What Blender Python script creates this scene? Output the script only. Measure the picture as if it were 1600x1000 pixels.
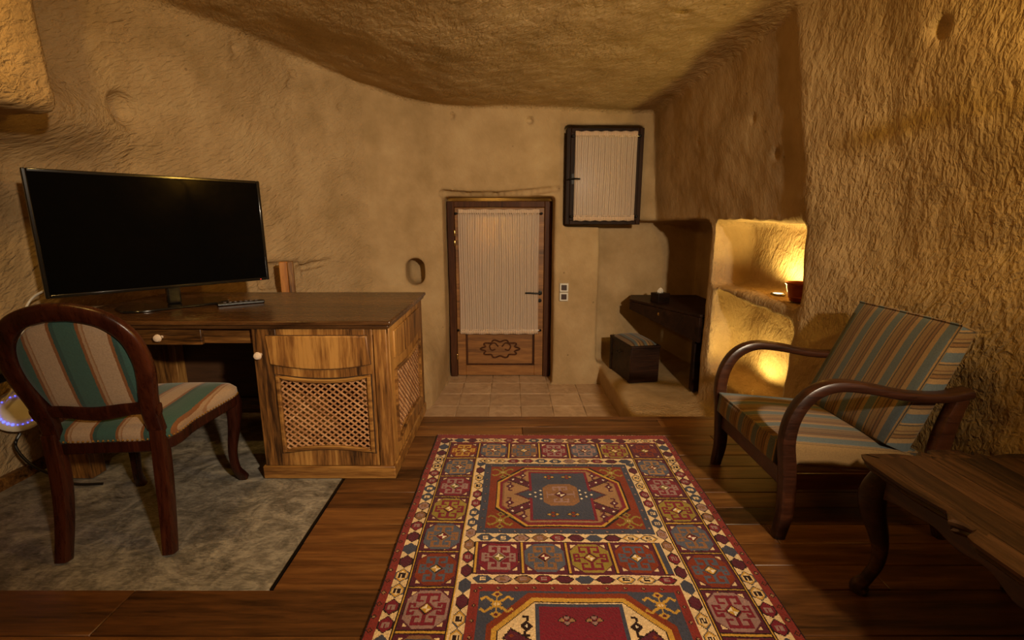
import bpy, bmesh, math, random
import numpy as np
from mathutils import Vector, Matrix, noise
random.seed(7)
for o in list(bpy.data.objects): bpy.data.objects.remove(o)
S = bpy.context.scene
COL = S.collection
# ------------------------------------------------------------------ camera, world, lights, exposure
F_PX, PITCH, CAM_H = 750.0, math.radians(11.68), 1.2
cd = bpy.data.cameras.new('camera'); cam = bpy.data.objects.new('camera', cd); COL.objects.link(cam)
cd.sensor_width = 36; cd.sensor_fit = 'HORIZONTAL'; cd.lens = 36 * F_PX / 1600; cd.clip_start = .02
cam.location = (0, 0, CAM_H); cam.rotation_euler = (math.pi / 2 - PITCH, 0, 0)
S.camera = cam
S.view_settings.view_transform = 'Standard'; S.view_settings.look = 'None'
S.view_settings.gamma = 1; S.view_settings.use_curve_mapping = False
S.view_settings.exposure = 0.0
w = bpy.data.worlds.new('world'); S.world = w; w.use_nodes = True
w.node_tree.nodes['Background'].inputs[0].default_value = (.9, .6, .35, 1)
w.node_tree.nodes['Background'].inputs[1].default_value = .01
def lamp(name, kind, loc, watts, col, radius=.05, rot=None, spot=None, blend=.5):
    d = bpy.data.lights.new(name, kind); d.energy = watts; d.color = col; d.shadow_soft_size = radius
    if kind == 'SPOT': d.spot_size = spot; d.spot_blend = blend
    o = bpy.data.objects.new(name, d); COL.objects.link(o); o.location = loc
    if rot: o.rotation_euler = rot
    return o
SPOT_AT, SPOT_TO = Vector((1.35, -.95, 1.98)), Vector((-.80, 4.3, .48))
lamp('ceiling_spot', 'SPOT', SPOT_AT, 635, (1, .80, .56), .07, (SPOT_TO - SPOT_AT).to_track_quat('-Z', 'Y').to_euler(), math.radians(72), 1.0)
lamp('sconce_bulb', 'POINT', (1.53, 1.0, 1.84), 31.0, (1, .62, .11), .03)
lamp('sconce_bulb', 'POINT', (-1.46, 1.30, 2.0), 18, (1, .60, .15), .03)

# ------------------------------------------------------------------ helpers
def lin(h):
    h = h.lstrip('#'); v = [int(h[i:i + 2], 16) / 255 for i in (0, 2, 4)]
    return tuple((c / 12.92 if c <= .04045 else ((c + .055) / 1.055) ** 2.4) for c in v) + (1,)
def tag(o, label=None, cat=None, group=None, kind=None):
    if label: o['label'] = label
    if cat: o['category'] = cat
    if group: o['group'] = group
    if kind: o['kind'] = kind
    return o
def empty(name, loc=(0, 0, 0), rz=0, parent=None):
    o = bpy.data.objects.new(name, None); COL.objects.link(o); o.location = loc; o.rotation_euler = (0, 0, rz)
    o.empty_display_size = .05; o.parent = parent
    return o
def link(name, me, mat, parent=None, loc=None, rot=None):
    o = bpy.data.objects.new(name, me); COL.objects.link(o)
    if mat and not me.materials: me.materials.append(mat)
    if parent: o.parent = parent
    if loc: o.location = loc
    if rot: o.rotation_euler = rot
    return o
def crom(pts, n=6):
    """Catmull-Rom resample of tuples of any length"""
    P = [np.array(p, float) for p in pts]; out = []
    P = [2 * P[0] - P[1]] + P + [2 * P[-1] - P[-2]]
    for i in range(1, len(P) - 2):
        a, b, c, d = P[i - 1:i + 3]
        for k in range(n):
            t = k / n
            out.append(.5 * (2 * b + (c - a) * t + (2 * a - 5 * b + 4 * c - d) * t * t + (3 * b - a - 3 * c + d) * t ** 3))
    out.append(P[-2]); return out
class MB:
    def __init__(s): s.v = []; s.f = []; s.M = Matrix.Identity(4)
    def add(s, V, Fs):
        b = len(s.v); s.v += [tuple(s.M @ Vector(p)) for p in V]; s.f += [tuple(b + i for i in f) for f in Fs]; return s
    def box(s, a, b):
        x0, y0, z0 = [min(p, q) for p, q in zip(a, b)]; x1, y1, z1 = [max(p, q) for p, q in zip(a, b)]
        return s.add([(x0, y0, z0), (x1, y0, z0), (x1, y1, z0), (x0, y1, z0), (x0, y0, z1), (x1, y0, z1), (x1, y1, z1), (x0, y1, z1)],
                     [(3, 2, 1, 0), (4, 5, 6, 7), (0, 1, 5, 4), (1, 2, 6, 5), (2, 3, 7, 6), (3, 0, 4, 7)])
    def prism(s, poly, a, b, axis='z'):
        """extrude 2-D polygon between a and b along axis. y: poly=(x,z); x: poly=(y,z)"""
        n = len(poly)
        mk = {'z': lambda p, h: (p[0], p[1], h), 'y': lambda p, h: (p[0], h, p[1]), 'x': lambda p, h: (h, p[0], p[1])}[axis]
        V = [mk(p, a) for p in poly] + [mk(p, b) for p in poly]
        return s.add(V, [tuple(range(n))[::-1], tuple(range(n, 2 * n))] + [(i, (i + 1) % n, n + (i + 1) % n, n + i) for i in range(n)])
    def sweep(s, path, side, n=10, sq=.55, closed=False):
        """path rows: x,y,z,w,h ; w along side vector, h along the other"""
        P = [Vector(p[:3]) for p in path]; L = len(P); V = []; Fs = []
        for i in range(L):
            if closed: T = P[(i + 1) % L] - P[i - 1]
            else: T = P[min(i + 1, L - 1)] - P[max(i - 1, 0)]
            T.normalize(); sd = Vector(side); sd = (sd - T * sd.dot(T)).normalized(); N = T.cross(sd)
            wv, hv = path[i][3] / 2, path[i][4] / 2
            for k in range(n):
                a = 2 * math.pi * (k + .5) / n; c, q = math.cos(a), math.sin(a)
                V.append(P[i] + sd * (wv * math.copysign(abs(c) ** sq, c)) + N * (hv * math.copysign(abs(q) ** sq, q)))
        for i in range(L if closed else L - 1):
            j = (i + 1) % L
            for k in range(n):
                Fs.append((i * n + k, i * n + (k + 1) % n, j * n + (k + 1) % n, j * n + k))
        if not closed: Fs += [tuple(range(n))[::-1], tuple(range((L - 1) * n, L * n))]
        return s.add(V, Fs)
    def tube(s, pts, r, n=8, res=5):
        return s.sweep([(*p, 2 * r, 2 * r) for p in crom(pts, res)], (.13, .31, .94), n, 1)
    def lathe(s, prof, n=20, c=(0, 0, 0)):
        V = [(c[0] + r * math.cos(2 * math.pi * k / n), c[1] + r * math.sin(2 * math.pi * k / n), c[2] + z) for r, z in prof for k in range(n)]
        Fs = [(i * n + k, i * n + (k + 1) % n, (i + 1) * n + (k + 1) % n, (i + 1) * n + k) for i in range(len(prof) - 1) for k in range(n)]
        Fs += [tuple(range(n))[::-1], tuple(range((len(prof) - 1) * n, len(prof) * n))]
        return s.add(V, Fs)
    def grid(s, fn, nu, nv):
        V = [fn(i / nu, j / nv) for j in range(nv + 1) for i in range(nu + 1)]
        return s.add(V, [(j * (nu + 1) + i, j * (nu + 1) + i + 1, (j + 1) * (nu + 1) + i + 1, (j + 1) * (nu + 1) + i) for j in range(nv) for i in range(nu)])
    def build(s, name, mat, parent=None, bevel=0, smooth=True, loc=None, rot=None, seg=2, subd=0, solid=0):
        me = bpy.data.meshes.new(name); me.from_pydata(s.v, [], s.f)
        bm = bmesh.new(); bm.from_mesh(me); bmesh.ops.recalc_face_normals(bm, faces=bm.faces); bm.to_mesh(me); bm.free()
        if smooth: me.polygons.foreach_set('use_smooth', [True] * len(me.polygons)); me.set_sharp_from_angle(angle=math.radians(40))
        o = link(name, me, mat, parent, loc, rot)
        if solid: m = o.modifiers.new('solid', 'SOLIDIFY'); m.thickness = solid; m.offset = 0
        if bevel: m = o.modifiers.new('bevel', 'BEVEL'); m.width = bevel; m.segments = seg; m.limit_method = 'ANGLE'; m.angle_limit = math.radians(40)
        if subd: m = o.modifiers.new('sub', 'SUBSURF'); m.levels = subd; m.render_levels = subd
        return o
def box(name, a, b, mat, parent=None, bevel=.003):
    return MB().box(a, b).build(name, mat, parent, bevel)

# ------------------------------------------------------------------ materials
class NT:
    def __init__(s, name, rough=.5, spec=.5):
        s.m = bpy.data.materials.new(name); s.m.use_nodes = True; s.t = s.m.node_tree
        s.b = s.t.nodes['Principled BSDF']; s.b.inputs['Roughness'].default_value = rough
        s.b.inputs['Specular IOR Level'].default_value = spec
    def n(s, kind, **kw):
        nd = s.t.nodes.new('ShaderNode' + kind)
        for k, v in kw.items():
            if k in ('ins',):
                for a, b in v.items(): s.set(nd, a, b)
            else: setattr(nd, k, v)
        return nd
    def set(s, nd, key, val):
        if isinstance(val, bpy.types.NodeSocket): s.t.links.new(val, nd.inputs[key])
        else: nd.inputs[key].default_value = val
    def coord(s, kind='Object', scale=(1, 1, 1), rot=(0, 0, 0), rnd=0):
        c = s.n('TexCoord').outputs[kind]
        if rnd:
            oi = s.n('ObjectInfo'); a = s.n('VectorMath', operation='MULTIPLY_ADD', ins={0: oi.outputs['Random'], 1: (rnd, rnd * .7, rnd * 1.3), 2: c}); c = a.outputs[0]
        mp = s.n('Mapping', ins={'Vector': c, 'Scale': scale, 'Rotation': rot}); return mp.outputs[0]
    def noise(s, vec, scale=5, detail=4, rough=.5, dist=0):
        return s.n('TexNoise', ins={'Vector': vec, 'Scale': scale, 'Detail': detail, 'Roughness': rough, 'Distortion': dist}).outputs['Fac']
    def ramp(s, fac, stops, interp='LINEAR'):
        r = s.n('ValToRGB', ins={'Fac': fac}); cr = r.color_ramp; cr.interpolation = interp
        while len(cr.elements) < len(stops): cr.elements.new(.5)
        for e, (p, c) in zip(cr.elements, stops): e.position = p; e.color = c if len(c) == 4 else (*c, 1)
        return r.outputs['Color']
    def math(s, op, a, b=0, c=0): return s.n('Math', operation=op, ins={0: a, 1: b, 2: c}).outputs[0]
    def mix(s, fac, a, b, mode='MIX'):
        m = s.n('Mix', data_type='RGBA', blend_type=mode); s.set(m, 0, fac); s.set(m, 6, a); s.set(m, 7, b); return m.outputs[2]
    def bump(s, h, strength=.4, dist=.005, nrm=None):
        b = s.n('Bump', ins={'Height': h, 'Strength': strength, 'Distance': dist})
        if nrm is not None: s.set(b, 'Normal', nrm)
        return b.outputs[0]
    def color(s, c): s.set(s.b, 'Base Color', c); return s
    def normal(s, n_): s.set(s.b, 'Normal', n_); return s
def plain(name, hexc, rough=.5, metal=0, spec=.5):
    t = NT(name, rough, spec); c = lin(hexc); nz = t.noise(t.coord(), 60, 3)
    t.color(t.mix(t.math('MULTIPLY', nz, .35), c, tuple(x * .7 for x in c[:3]) + (1,))); t.b.inputs['Metallic'].default_value = metal
    return t.m
def wood(name, dark, mid, light, axis='x', rough=.38, scale=1.0, contrast=1.0, spec=.5):
    """stained timber, grain along axis"""
    t = NT(name, rough, spec)
    st = {'x': (1.2, 14, 14), 'y': (14, 1.2, 14), 'z': (14, 14, 1.2)}[axis]
    v = t.coord('Object', tuple(k * scale for k in st), rnd=9.0)
    a = t.noise(v, 1.0, 5, .6, 1.4); f = t.noise(v, 7, 4, .65, .3)
    big = t.noise(t.coord('Object', tuple(k * .22 * scale for k in st), rnd=5), 1, 2)
    g = t.math('ADD', t.math('MULTIPLY', a, .62), t.math('MULTIPLY', f, .38))
    g = t.math('ADD', g, t.math('MULTIPLY', t.math('SUBTRACT', big, .5), .5))
    oi = t.n('ObjectInfo').outputs['Random']
    g = t.math('ADD', g, t.math('MULTIPLY', t.math('SUBTRACT', oi, .5), .10))
    t.color(t.ramp(g, [(.5 - .2 / contrast, lin(dark)), (.5, lin(mid)), (.5 + .2 / contrast, lin(light))]))
    t.set(t.b, 'Roughness', t.math('MULTIPLY_ADD', f, .25, rough - .1))
    t.normal(t.bump(g, .25, .003)); return t.m
def stone(name, rot, sx=1.0, amp=1.0, par=16, base=('#a08660', '#b69a73', '#c5ab83')):
    """hand-chiselled tuff: wavy short pick ridges"""
    t = NT(name, .92, .15)
    c0 = t.coord('Object')
    wob = t.n('TexNoise', ins={'Vector': c0, 'Scale': 1.6, 'Detail': 2.0})
    c1 = t.n('VectorMath', operation='MULTIPLY_ADD', ins={0: wob.outputs['Color'], 1: (.14, .14, .14), 2: c0}).outputs[0]
    d = tuple(Vector(rot).normalized())
    dt = t.n('VectorMath', operation='DOT_PRODUCT', ins={0: c1, 1: d}).outputs['Value']
    def streak(perp, par):
        k = t.n('VectorMath', operation='SCALE', ins={0: c1, 'Scale': perp}).outputs[0]
        al = t.n('VectorMath', operation='SCALE', ins={0: d, 'Scale': t.math('MULTIPLY', dt, par - perp)}).outputs[0]
        return t.n('VectorMath', operation='ADD', ins={0: k, 1: al}).outputs[0]
    rid = t.noise(streak(52 * sx, par * sx), 1.0, 2.5, .5, .6)
    rid2 = t.noise(streak(17, 8), 1.0, 2, .5, .3)
    grit = t.noise(c0, 115, 3, .65)
    patch = t.noise(c0, 3.0, 4, .6)
    amt = t.noise(c0, 1.9, 2, .5)
    h = t.math('ADD', t.math('MULTIPLY', rid, t.math('MULTIPLY_ADD', amt, 1.3, .15)), t.math('MULTIPLY', rid2, .9))
    n1 = t.bump(h, 1.0, .012 * amp); n2 = t.bump(grit, .5, .0045 * min(1, amp), n1)
    t.normal(n2)
    col = t.ramp(patch, [(.3, lin(base[0])), (.52, lin(base[1])), (.75, lin(base[2]))])
    spk = t.n('TexVoronoi', ins={'Vector': c0, 'Scale': 5.5}).outputs['Distance']
    spot = t.ramp(spk, [(.035, (1, 1, 1, 1)), (.06, (0, 0, 0, 1))])
    col = t.mix(t.math('MULTIPLY', spot, .5), col, lin('#4d3d2c'))
    t.color(t.mix(t.math('MULTIPLY', grit, .35), col, lin('#98805c')))
    return t.m
def stripes(name, axis, period, stops, off=0.0, weave=190):
    t = NT(name, .9, .15)
    sp = t.n('SeparateXYZ', ins={0: t.n('TexCoord').outputs['Object']}).outputs[axis]
    nz = t.noise(t.coord(), 90, 2)
    x = t.math('ADD', t.math('MULTIPLY_ADD', sp, 1 / period, off), t.math('MULTIPLY', t.math('SUBTRACT', nz, .5), .025))
    x = t.math('FRACT', t.math('ADD', x, 10))
    c = t.ramp(x, [(p, lin(h)) for p, h in stops], 'CONSTANT')
    g = t.noise(t.coord(), weave, 2, .7)
    c = t.mix(t.math('MULTIPLY', g, .95), c, t.mix(.55, c, (.012, .010, .008, 1)))
    t.color(c); t.normal(t.bump(g, .35, .002)); t.b.inputs['Sheen Weight'].default_value = .15
    return t.m

M = {}
M['stone_left'] = stone('tuff_left', (.35, .85, .45), 1.0, 1.35)
M['stone_back'] = stone('tuff_back', (-.5, .1, .85), 1.1, .30)
M['stone_right'] = stone('tuff_right', (-.1, -.28, .95), .95, 1.15, 26)
M['stone_ceiling'] = stone('tuff_ceiling', (-.45, .8, .1), 1.0, 1.25, 18)
M['desk_x'] = wood('antique_pine_x', '#2a190b', '#6d4721', '#9c7038', 'x', .36, 1, 1.35)
M['desk_z'] = wood('antique_pine_z', '#311d0d', '#7c5226', '#ad7f42', 'z', .42, 1, 1.4)
M['desk_top'] = wood('antique_pine_top', '#2c1a0e', '#50341c', '#6b4928', 'x', .24)
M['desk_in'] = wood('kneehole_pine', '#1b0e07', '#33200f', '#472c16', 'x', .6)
M['slat'] = wood('lattice_pine', '#7a5130', '#ad7d54', '#d0a478', 'x', .5)
M['chairwood'] = wood('mahogany', '#170805', '#2f120a', '#4a2211', 'z', .27, spec=.4)
M['armwood'] = wood('dark_walnut', '#180b06', '#33190d', '#4c2916', 'x', .3)
M['tablewood'] = wood('carved_walnut', '#180e08', '#33200f', '#51351c', 'y', .36, 1.0, 1.2, spec=.35)
M['plank'] = wood('floor_plank', '#301d0e', '#643f1f', '#8c5f31', 'x', .36, .8)
M['doorwood'] = wood('door_pine', '#4a2e17', '#86592c', '#a9763f', 'x', .5)
M['doorframe'] = wood('door_frame_wood', '#2a1810', '#4a2c1b', '#5e3a24', 'z', .5, spec=.15)
M['winwood'] = wood('window_wood', '#170c06', '#2c1a0f', '#3d2616', 'z', .5, spec=.1)
M['darkwood'] = wood('alcove_wood', '#120906', '#281710', '#3b2418', 'x', .45, spec=.2)
M['postwood'] = wood('honey_post', '#6b3f16', '#a8692a', '#cf8c40', 'z', .4)
M['black'] = plain('black_plastic', '#0b0b0c', .35)
M['iron'] = plain('black_iron', '#141210', .45, .6)
M['chrome'] = plain('grey_metal', '#8a8580', .25, 1)
M['copper'] = plain('hammered_copper', '#a0582f', .35, 1)
M['white'] = plain('white_plastic', '#d8d2c6', .4)
M['knob'] = plain('ceramic_knob', '#d9c3ae', .2)
M['knobred'] = plain('painted_knob_dot', '#9a4a3a', .25)
M['brass'] = plain('brass_nail', '#c8a86a', .22, 1)
M['paper'] = plain('tissue_paper', '#e6ddd0', .9)
M['socket'] = plain('brown_switch', '#3a2218', .35)
M['mortar'] = plain('grout', '#d6bd9c', .9, 0, .1)
M['under'] = plain('subfloor', '#2a1b10', .8)
t = NT('tv_glass', .05, .10); t.color((.002, .002, .002, 1)); M['tv'] = t.m
t = NT('tv_bezel', .12, .6); t.color(lin('#171513')); M['bezel'] = t.m
t = NT('travertine_tile', .42, .35)
v = t.coord('Object', (1, 1, 1), rnd=7); a = t.noise(v, 9, 5, .6, 1.0); b = t.noise(v, 60, 3)
c = t.ramp(a, [(.3, lin('#a98a6c')), (.5, lin('#c6a684')), (.72, lin('#dcc09e'))])
c = t.mix(t.math('MULTIPLY', t.n('ObjectInfo').outputs['Random'], .55), c, lin('#997a5c'))
t.color(t.mix(t.math('MULTIPLY', b, .25), c, lin('#d0b698'))); t.normal(t.bump(a, .2, .003)); M['tile'] = t.m
t = NT('grey_stone_slab', .5, .4)
v = t.coord('Object'); a = t.noise(v, 7, 6, .65, 1.6); b = t.noise(t.coord('Object', (1, 3.2, 1), (0, 0, .5)), 26, 5, .7, 1.2)
g = t.math('ADD', t.math('MULTIPLY', a, .6), t.math('MULTIPLY', b, .4))
t.color(t.ramp(g, [(.34, lin('#423e37')), (.47, lin('#757067')), (.56, lin('#989286')), (.68, lin('#b8b09f'))]))
t.normal(t.bump(b, .35, .004)); M['slab'] = t.m
t = NT('glow_spot'); t.b.inputs['Emission Color'].default_value = (1, .82, .45, 1); t.b.inputs['Emission Strength'].default_value = 14; t.color((.9, .8, .6, 1)); M['glow'] = t.m
t = NT('blue_led'); t.b.inputs['Emission Color'].default_value = (.05, .07, 1, 1); t.b.inputs['Emission Strength'].default_value = 5; t.color((.02, .02, .3, 1)); M['led'] = t.m
t = NT('window_glass', .22); t.color((.9, .9, .88, 1)); t.b.inputs['Transmission Weight'].default_value = 1; M['glass'] = t.m
t = NT('sheer_curtain', .95, .1)
fine = t.noise(t.coord('Object', (120, 1, .5)), 1, 2); c = t.mix(t.math('MULTIPLY', fine, .6), lin('#f6e4d2'), lin('#c9ae96')); t.color(c)
tr = t.n('BsdfTransparent'); tl = t.n('BsdfTranslucent', ins={'Color': c})
ms0 = t.n('MixShader', ins={0: .3, 1: t.b.outputs[0], 2: tl.outputs[0]})
ms = t.n('MixShader', ins={0: t.math('MULTIPLY_ADD', fine, -.4, .38), 1: ms0.outputs[0], 2: tr.outputs[0]})
t.t.links.new(ms.outputs[0], t.t.nodes['Material Output'].inputs[0]); M['sheer'] = t.m
M['hem'] = plain('curtain_heading', '#e0c8b0', .95, 0, .1)
t = NT('golden_drape', .95, .1); t.color(lin('#e0b860')); tl = t.n('BsdfTranslucent', ins={'Color': lin('#e0b860')})
ms = t.n('MixShader', ins={0: .5, 1: t.b.outputs[0], 2: tl.outputs[0]}); t.t.links.new(ms.outputs[0], t.t.nodes['Material Output'].inputs[0]); M['drape'] = t.m
TEAL, BEI, RUST, TEAL2 = '#3d5d54', '#a98a6a', '#86552f', '#334e48'
M['chairfab'] = stripes('teal_beige_stripe', 0, .168, [(0, TEAL), (.36, RUST), (.42, BEI), (.47, '#9a7250'), (.50, '#b3977a'), (.86, RUST), (.92, TEAL2)], .13)
A1, A2, A3, A4 = '#5c6668', '#876a42', '#574029', '#99794f'
ST_A = [(0, A1), (.30, A4), (.46, A3), (.50, '#7e5a34'), (.58, A3), (.63, A2), (.70, '#6e4d30'), (.74, A2), (.90, '#46413a'), (.94, A4)]
M['armfab'] = stripes('blue_tan_stripe', 1, .118, ST_A, .1)
M['armband2'] = stripes('boxing_stripe_back', 2, .118, ST_A, .1)
M['stoolfab'] = stripes('stool_stripe', 0, .09, [(0, A1), (.3, A4), (.5, A3), (.6, A2), (.85, A3)])

# ------------------------------------------------------------------ cave shell (signed distance field -> surface nets)
H = .02
gx = np.arange(-2.80, 2.35, H, dtype=np.float32); gy = np.arange(-1.75, 5.55, H, dtype=np.float32); gz = np.arange(-.60, 2.95, H, dtype=np.float32)
def poly_sd(P):
    X, Y = np.meshgrid(gx, gy, indexing='ij'); d = np.full(X.shape, 1e9, np.float32); ins = np.zeros(X.shape, bool)
    for (x0, y0), (x1, y1) in zip(P, P[1:] + P[:1]):
        ex, ey = x1 - x0, y1 - y0; wx, wy = X - x0, Y - y0
        tt = np.clip((wx * ex + wy * ey) / (ex * ex + ey * ey + 1e-12), 0, 1)
        d = np.minimum(d, (wx - ex * tt) ** 2 + (wy - ey * tt) ** 2)
        c = (y0 > Y) != (y1 > Y)
        ins ^= c & (X < (x1 - x0) * (Y - y0) / ((y1 - y0) if y1 != y0 else 1e-9) + x0)
    d = np.sqrt(d); return np.where(ins, -d, d).astype(np.float32)
def sst(a, b, x): x = np.clip((x - a) / (b - a), 0, 1); return x * x * (3 - 2 * x)
def plan(z):
    s = float(sst(-.25, .6, z)); ln = max(0, z - 1.1) * .17; ll = max(0, z - 1.5) * .16
    L = lambda a, b: (a[0] + (b[0] - a[0]) * s, a[1] + (b[1] - a[1]) * s)
    left = [(-2.32 + ll, -1.5), (-2.36 + ll, .5), (-2.36 + ll, 1.6), (-2.34 + ll, 2.3)]
    lb = [L((-2.20, 2.95), (-2.24 + ll, 2.95)), L((-1.9, 3.2), (-2.02 + ll, 3.42)), L((-1.25, 3.45), (-1.72, 4.02)), L((-.88, 3.7), (-1.36, 4.42)),
          L((-.71, 4.05), (-.98, 4.60)), L((-.655, 4.58), (-.66, 4.6437))]
    bk = [(.85, 4.64), (1.38 - .5 * ln, 4.66)]
    rt = [(1.51 - ln, 3.68), (1.628 - ln, 2.82), (1.615 - ln, 2.64), (1.75 - 1.15 * ln, 2.22), (1.82 - 1.3 * ln, 1.6), (1.84 - 1.3 * ln, .6), (1.8 - ln, -1.5)]
    return left + lb + bk + rt
zl = [-.6, -.25, -.05, .15, .35, .6, 1.1, 1.5, 2.0, 2.95]
lev = [poly_sd(plan(z)) for z in zl]
D = np.empty((len(gx), len(gy), len(gz)), np.float32)
for k, z in enumerate(gz):
    i = min(max(np.searchsorted(zl, z) - 1, 0), len(zl) - 2); f = (z - zl[i]) / (zl[i + 1] - zl[i]); f = min(max(f, 0), 1)
    D[:, :, k] = lev[i] * (1 - f) + lev[i + 1] * f
X, Y, Z = np.meshgrid(gx, gy, gz, indexing='ij', sparse=True)
zc = 2.20 + .24 * sst(.2, 1.9, -X) + .22 * np.clip(1 - (X / 1.7) ** 2, 0, 1) * sst(0, 3.0, 4.5 - Y) + .02 * np.sin(3 * X + 1.7 * Y)
def smax(a, b, k): h = np.clip(.5 + .5 * (a - b) / k, 0, 1); return b + (a - b) * h + k * h * (1 - h)
def smin(a, b, k): return -smax(-a, -b, k)
D = smax(D, (Z - zc).astype(np.float32), .05)
def sbox(c, hs, rz=0, r=.03, zsh=None):
    x, y = X - c[0], Y - c[1]; ca, sa = math.cos(rz), math.sin(rz)
    x, y = x * ca + y * sa, -x * sa + y * ca
    z = Z - c[2] if zsh is None else Z - c[2] - zsh(x, y)
    qx, qy, qz = np.abs(x) - hs[0] + r, np.abs(y) - hs[1] + r, np.abs(z) - hs[2] + r
    return np.sqrt(np.maximum(qx, 0) ** 2 + np.maximum(qy, 0) ** 2 + np.maximum(qz, 0) ** 2) + np.minimum(np.maximum(np.maximum(qx, qy), qz), 0) - r
# overhanging block, upper left
blk = sbox((-2.50, .60, 2.6), (.66, 1.5, .98), 0, .05)
D = smax(D, -blk, .06)
# low bulge ledge below the block
led = np.sqrt(((X + 2.55) / 1.0) ** 2 + ((Y - 2.2) / 2.6) ** 2 + ((Z - 1.72) / .55) ** 2)
D = smax(D, -((led - .42) * .5), .08)
# mud bench on the right of the entry
D = smax(D, -smax(np.maximum(.90 - (Z + .42) * .10 + .0 * Y - X, 2.5 - Y), Z + .215 - .02 * np.sin(3 * Y), .05), .04)
wall_rot = -math.atan(.13)
cuts = [
    sbox((-.125, 4.90, .5), (.530, .36, .925), 0, .03),                                   # door recess
    sbox((.845, 4.70, 1.60), (.362, .16, .455), 0, .03),                                  # window recess
    sbox((1.36, 4.28, .49), (.52, .56, .71), 0, .07),                                    # vanity alcove
    sbox((1.66, 3.165, .955), (.215, .49, .235), -wall_rot, .05),                        # upper niche
    sbox((1.66, 3.165, .31), (.215, .44, .32), -wall_rot, .06, lambda x, y: .10 * y + .03),  # lower niche
    sbox((-.93, 4.64, .72), (.085, .20, .125), 0, .08),                                    # little arched niche
    sbox((-1.82, 3.80, .78), (.06, .20, .10), -.5, .02),                                 # slot behind desk
]
for c in cuts: D = smin(D, c, .02)
def ball(c, r):
    q = [slice(max(int((c[a] - g[0] - r - .08) / H), 0), int((c[a] - g[0] + r + .08) / H) + 2) for a, g in enumerate((gx, gy, gz))]
    x, y, z = X[q[0]], Y[:, q[1]], Z[:, :, q[2]]
    D[q[0], q[1], q[2]] = smin(D[q[0], q[1], q[2]], np.sqrt((x - c[0]) ** 2 + (y - c[1]) ** 2 + (z - c[2]) ** 2) - r, .015)
def ray(px, py):
    a, b = (px - 800) / F_PX, (500 - py) / F_PX
    return np.array([a, math.cos(PITCH) + b * math.sin(PITCH), -math.sin(PITCH) + b * math.cos(PITCH)])
def hit(px, py):
    d = ray(px, py); o = np.array([0, 0, CAM_H])
    for k in range(300, 3000):
        p = o + d * k * .002
        i, j, l = int(round((p[0] - gx[0]) / H)), int(round((p[1] - gy[0]) / H)), int(round((p[2] - gz[0]) / H))
        if not (0 <= i < len(gx) and 0 <= j < len(gy) and 0 <= l < len(gz)): return p
        if D[i, j, l] > 0: return p
    return p
for px, py, r in [(1467, 45, .035), (1213, 240, .03), (1068, 16, .03), (366, 75, .03), (458, 115, .03), (452, 132, .025), (531, 167, .025), (560, 322, .02), (706, 181, .03), (828, 188, .035), (1178, 185, .02), (1092, 222, .02)]:
    p = hit(px, py); ball(p + ray(px, py) * .004, r)
for k in range(38):                              # crack over the door head and the gouge behind the desk
    u = k / 37; px = 692 + 180 * u; py = 303 + 3 * math.sin(u * 3.0) - 9 * u * u
    p = hit(px, py); ball(p + ray(px, py) * (.008 - .005 * u), .042 - .016 * u)
for k in range(12):
    u = k / 11; px = 468 + 46 * u; py = 419 - 11 * u; p = hit(px, py); ball(p, .036 - .014 * u)
p = hit(198, 170); ball(p - ray(198, 170) * .030, .105)

sg = D < 0
cnt = np.zeros(tuple(n - 1 for n in D.shape), np.uint8)
for a in (0, 1):
    for b in (0, 1):
        for c in (0, 1): cnt += sg[a:sg.shape[0] - 1 + a, b:sg.shape[1] - 1 + b, c:sg.shape[2] - 1 + c]
act = (cnt > 0) & (cnt < 8); idx = np.argwhere(act)
vid = np.full(act.shape, -1, np.int32); vid[tuple(idx.T)] = np.arange(len(idx))
cor = np.array([(a, b, c) for a in (0, 1) for b in (0, 1) for c in (0, 1)])
vals = np.stack([D[tuple((idx + c).T)] for c in cor], 1)
acc = np.zeros((len(idx), 3)); nn = np.zeros(len(idx))
for i in range(8):
    for j in range(i + 1, 8):
        if np.abs(cor[i] - cor[j]).sum() == 1:
            a, b = vals[:, i], vals[:, j]; m = (a < 0) != (b < 0); tt = np.where(m, a / np.where(m, a - b, 1), 0)
            acc += np.where(m[:, None], cor[i] + (cor[j] - cor[i]) * tt[:, None], 0); nn += m
V = (idx + acc / nn[:, None]) * H + np.array([gx[0], gy[0], gz[0]])
# gradient normals (pointing into the rock)
G = np.zeros_like(V)
for i in range(8): G += vals[:, i:i + 1] * (cor[i] * 2 - 1)
G /= np.linalg.norm(G, axis=1, keepdims=True) + 1e-9
quads = []
for ax in range(3):
    sl0 = [slice(1, n - 1) for n in D.shape]; sl1 = list(sl0)
    sl0[ax] = slice(0, D.shape[ax] - 1); sl1[ax] = slice(1, D.shape[ax])
    a, b = sg[tuple(sl0)], sg[tuple(sl1)]; m = a != b
    e = np.argwhere(m); flip = a[tuple(e.T)]
    off = np.array([1, 1, 1]); off[ax] = 0; e = e + off
    u, v_ = [(1, 2), (2, 0), (0, 1)][ax]
    du = np.zeros(3, int); du[u] = 1; dv = np.zeros(3, int); dv[v_] = 1
    q = np.stack([vid[tuple((e - du - dv).T)], vid[tuple((e - dv).T)], vid[tuple(e.T)], vid[tuple((e - du).T)]], 1)
    q[flip] = q[flip][:, ::-1]; quads.append(q)
quads = np.concatenate(quads); quads = quads[(quads >= 0).all(1)]
nz = np.empty(len(V))
for i, p in enumerate(V):
    q = Vector(p); nz[i] = noise.noise(q * 1.7) * .022 + noise.noise(q * 5.5) * .009 + noise.noise(q * 17) * .0035
nz *= 1 - .6 * sst(4.2, 4.5, V[:, 1])
V = V + G * nz[:, None]
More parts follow.
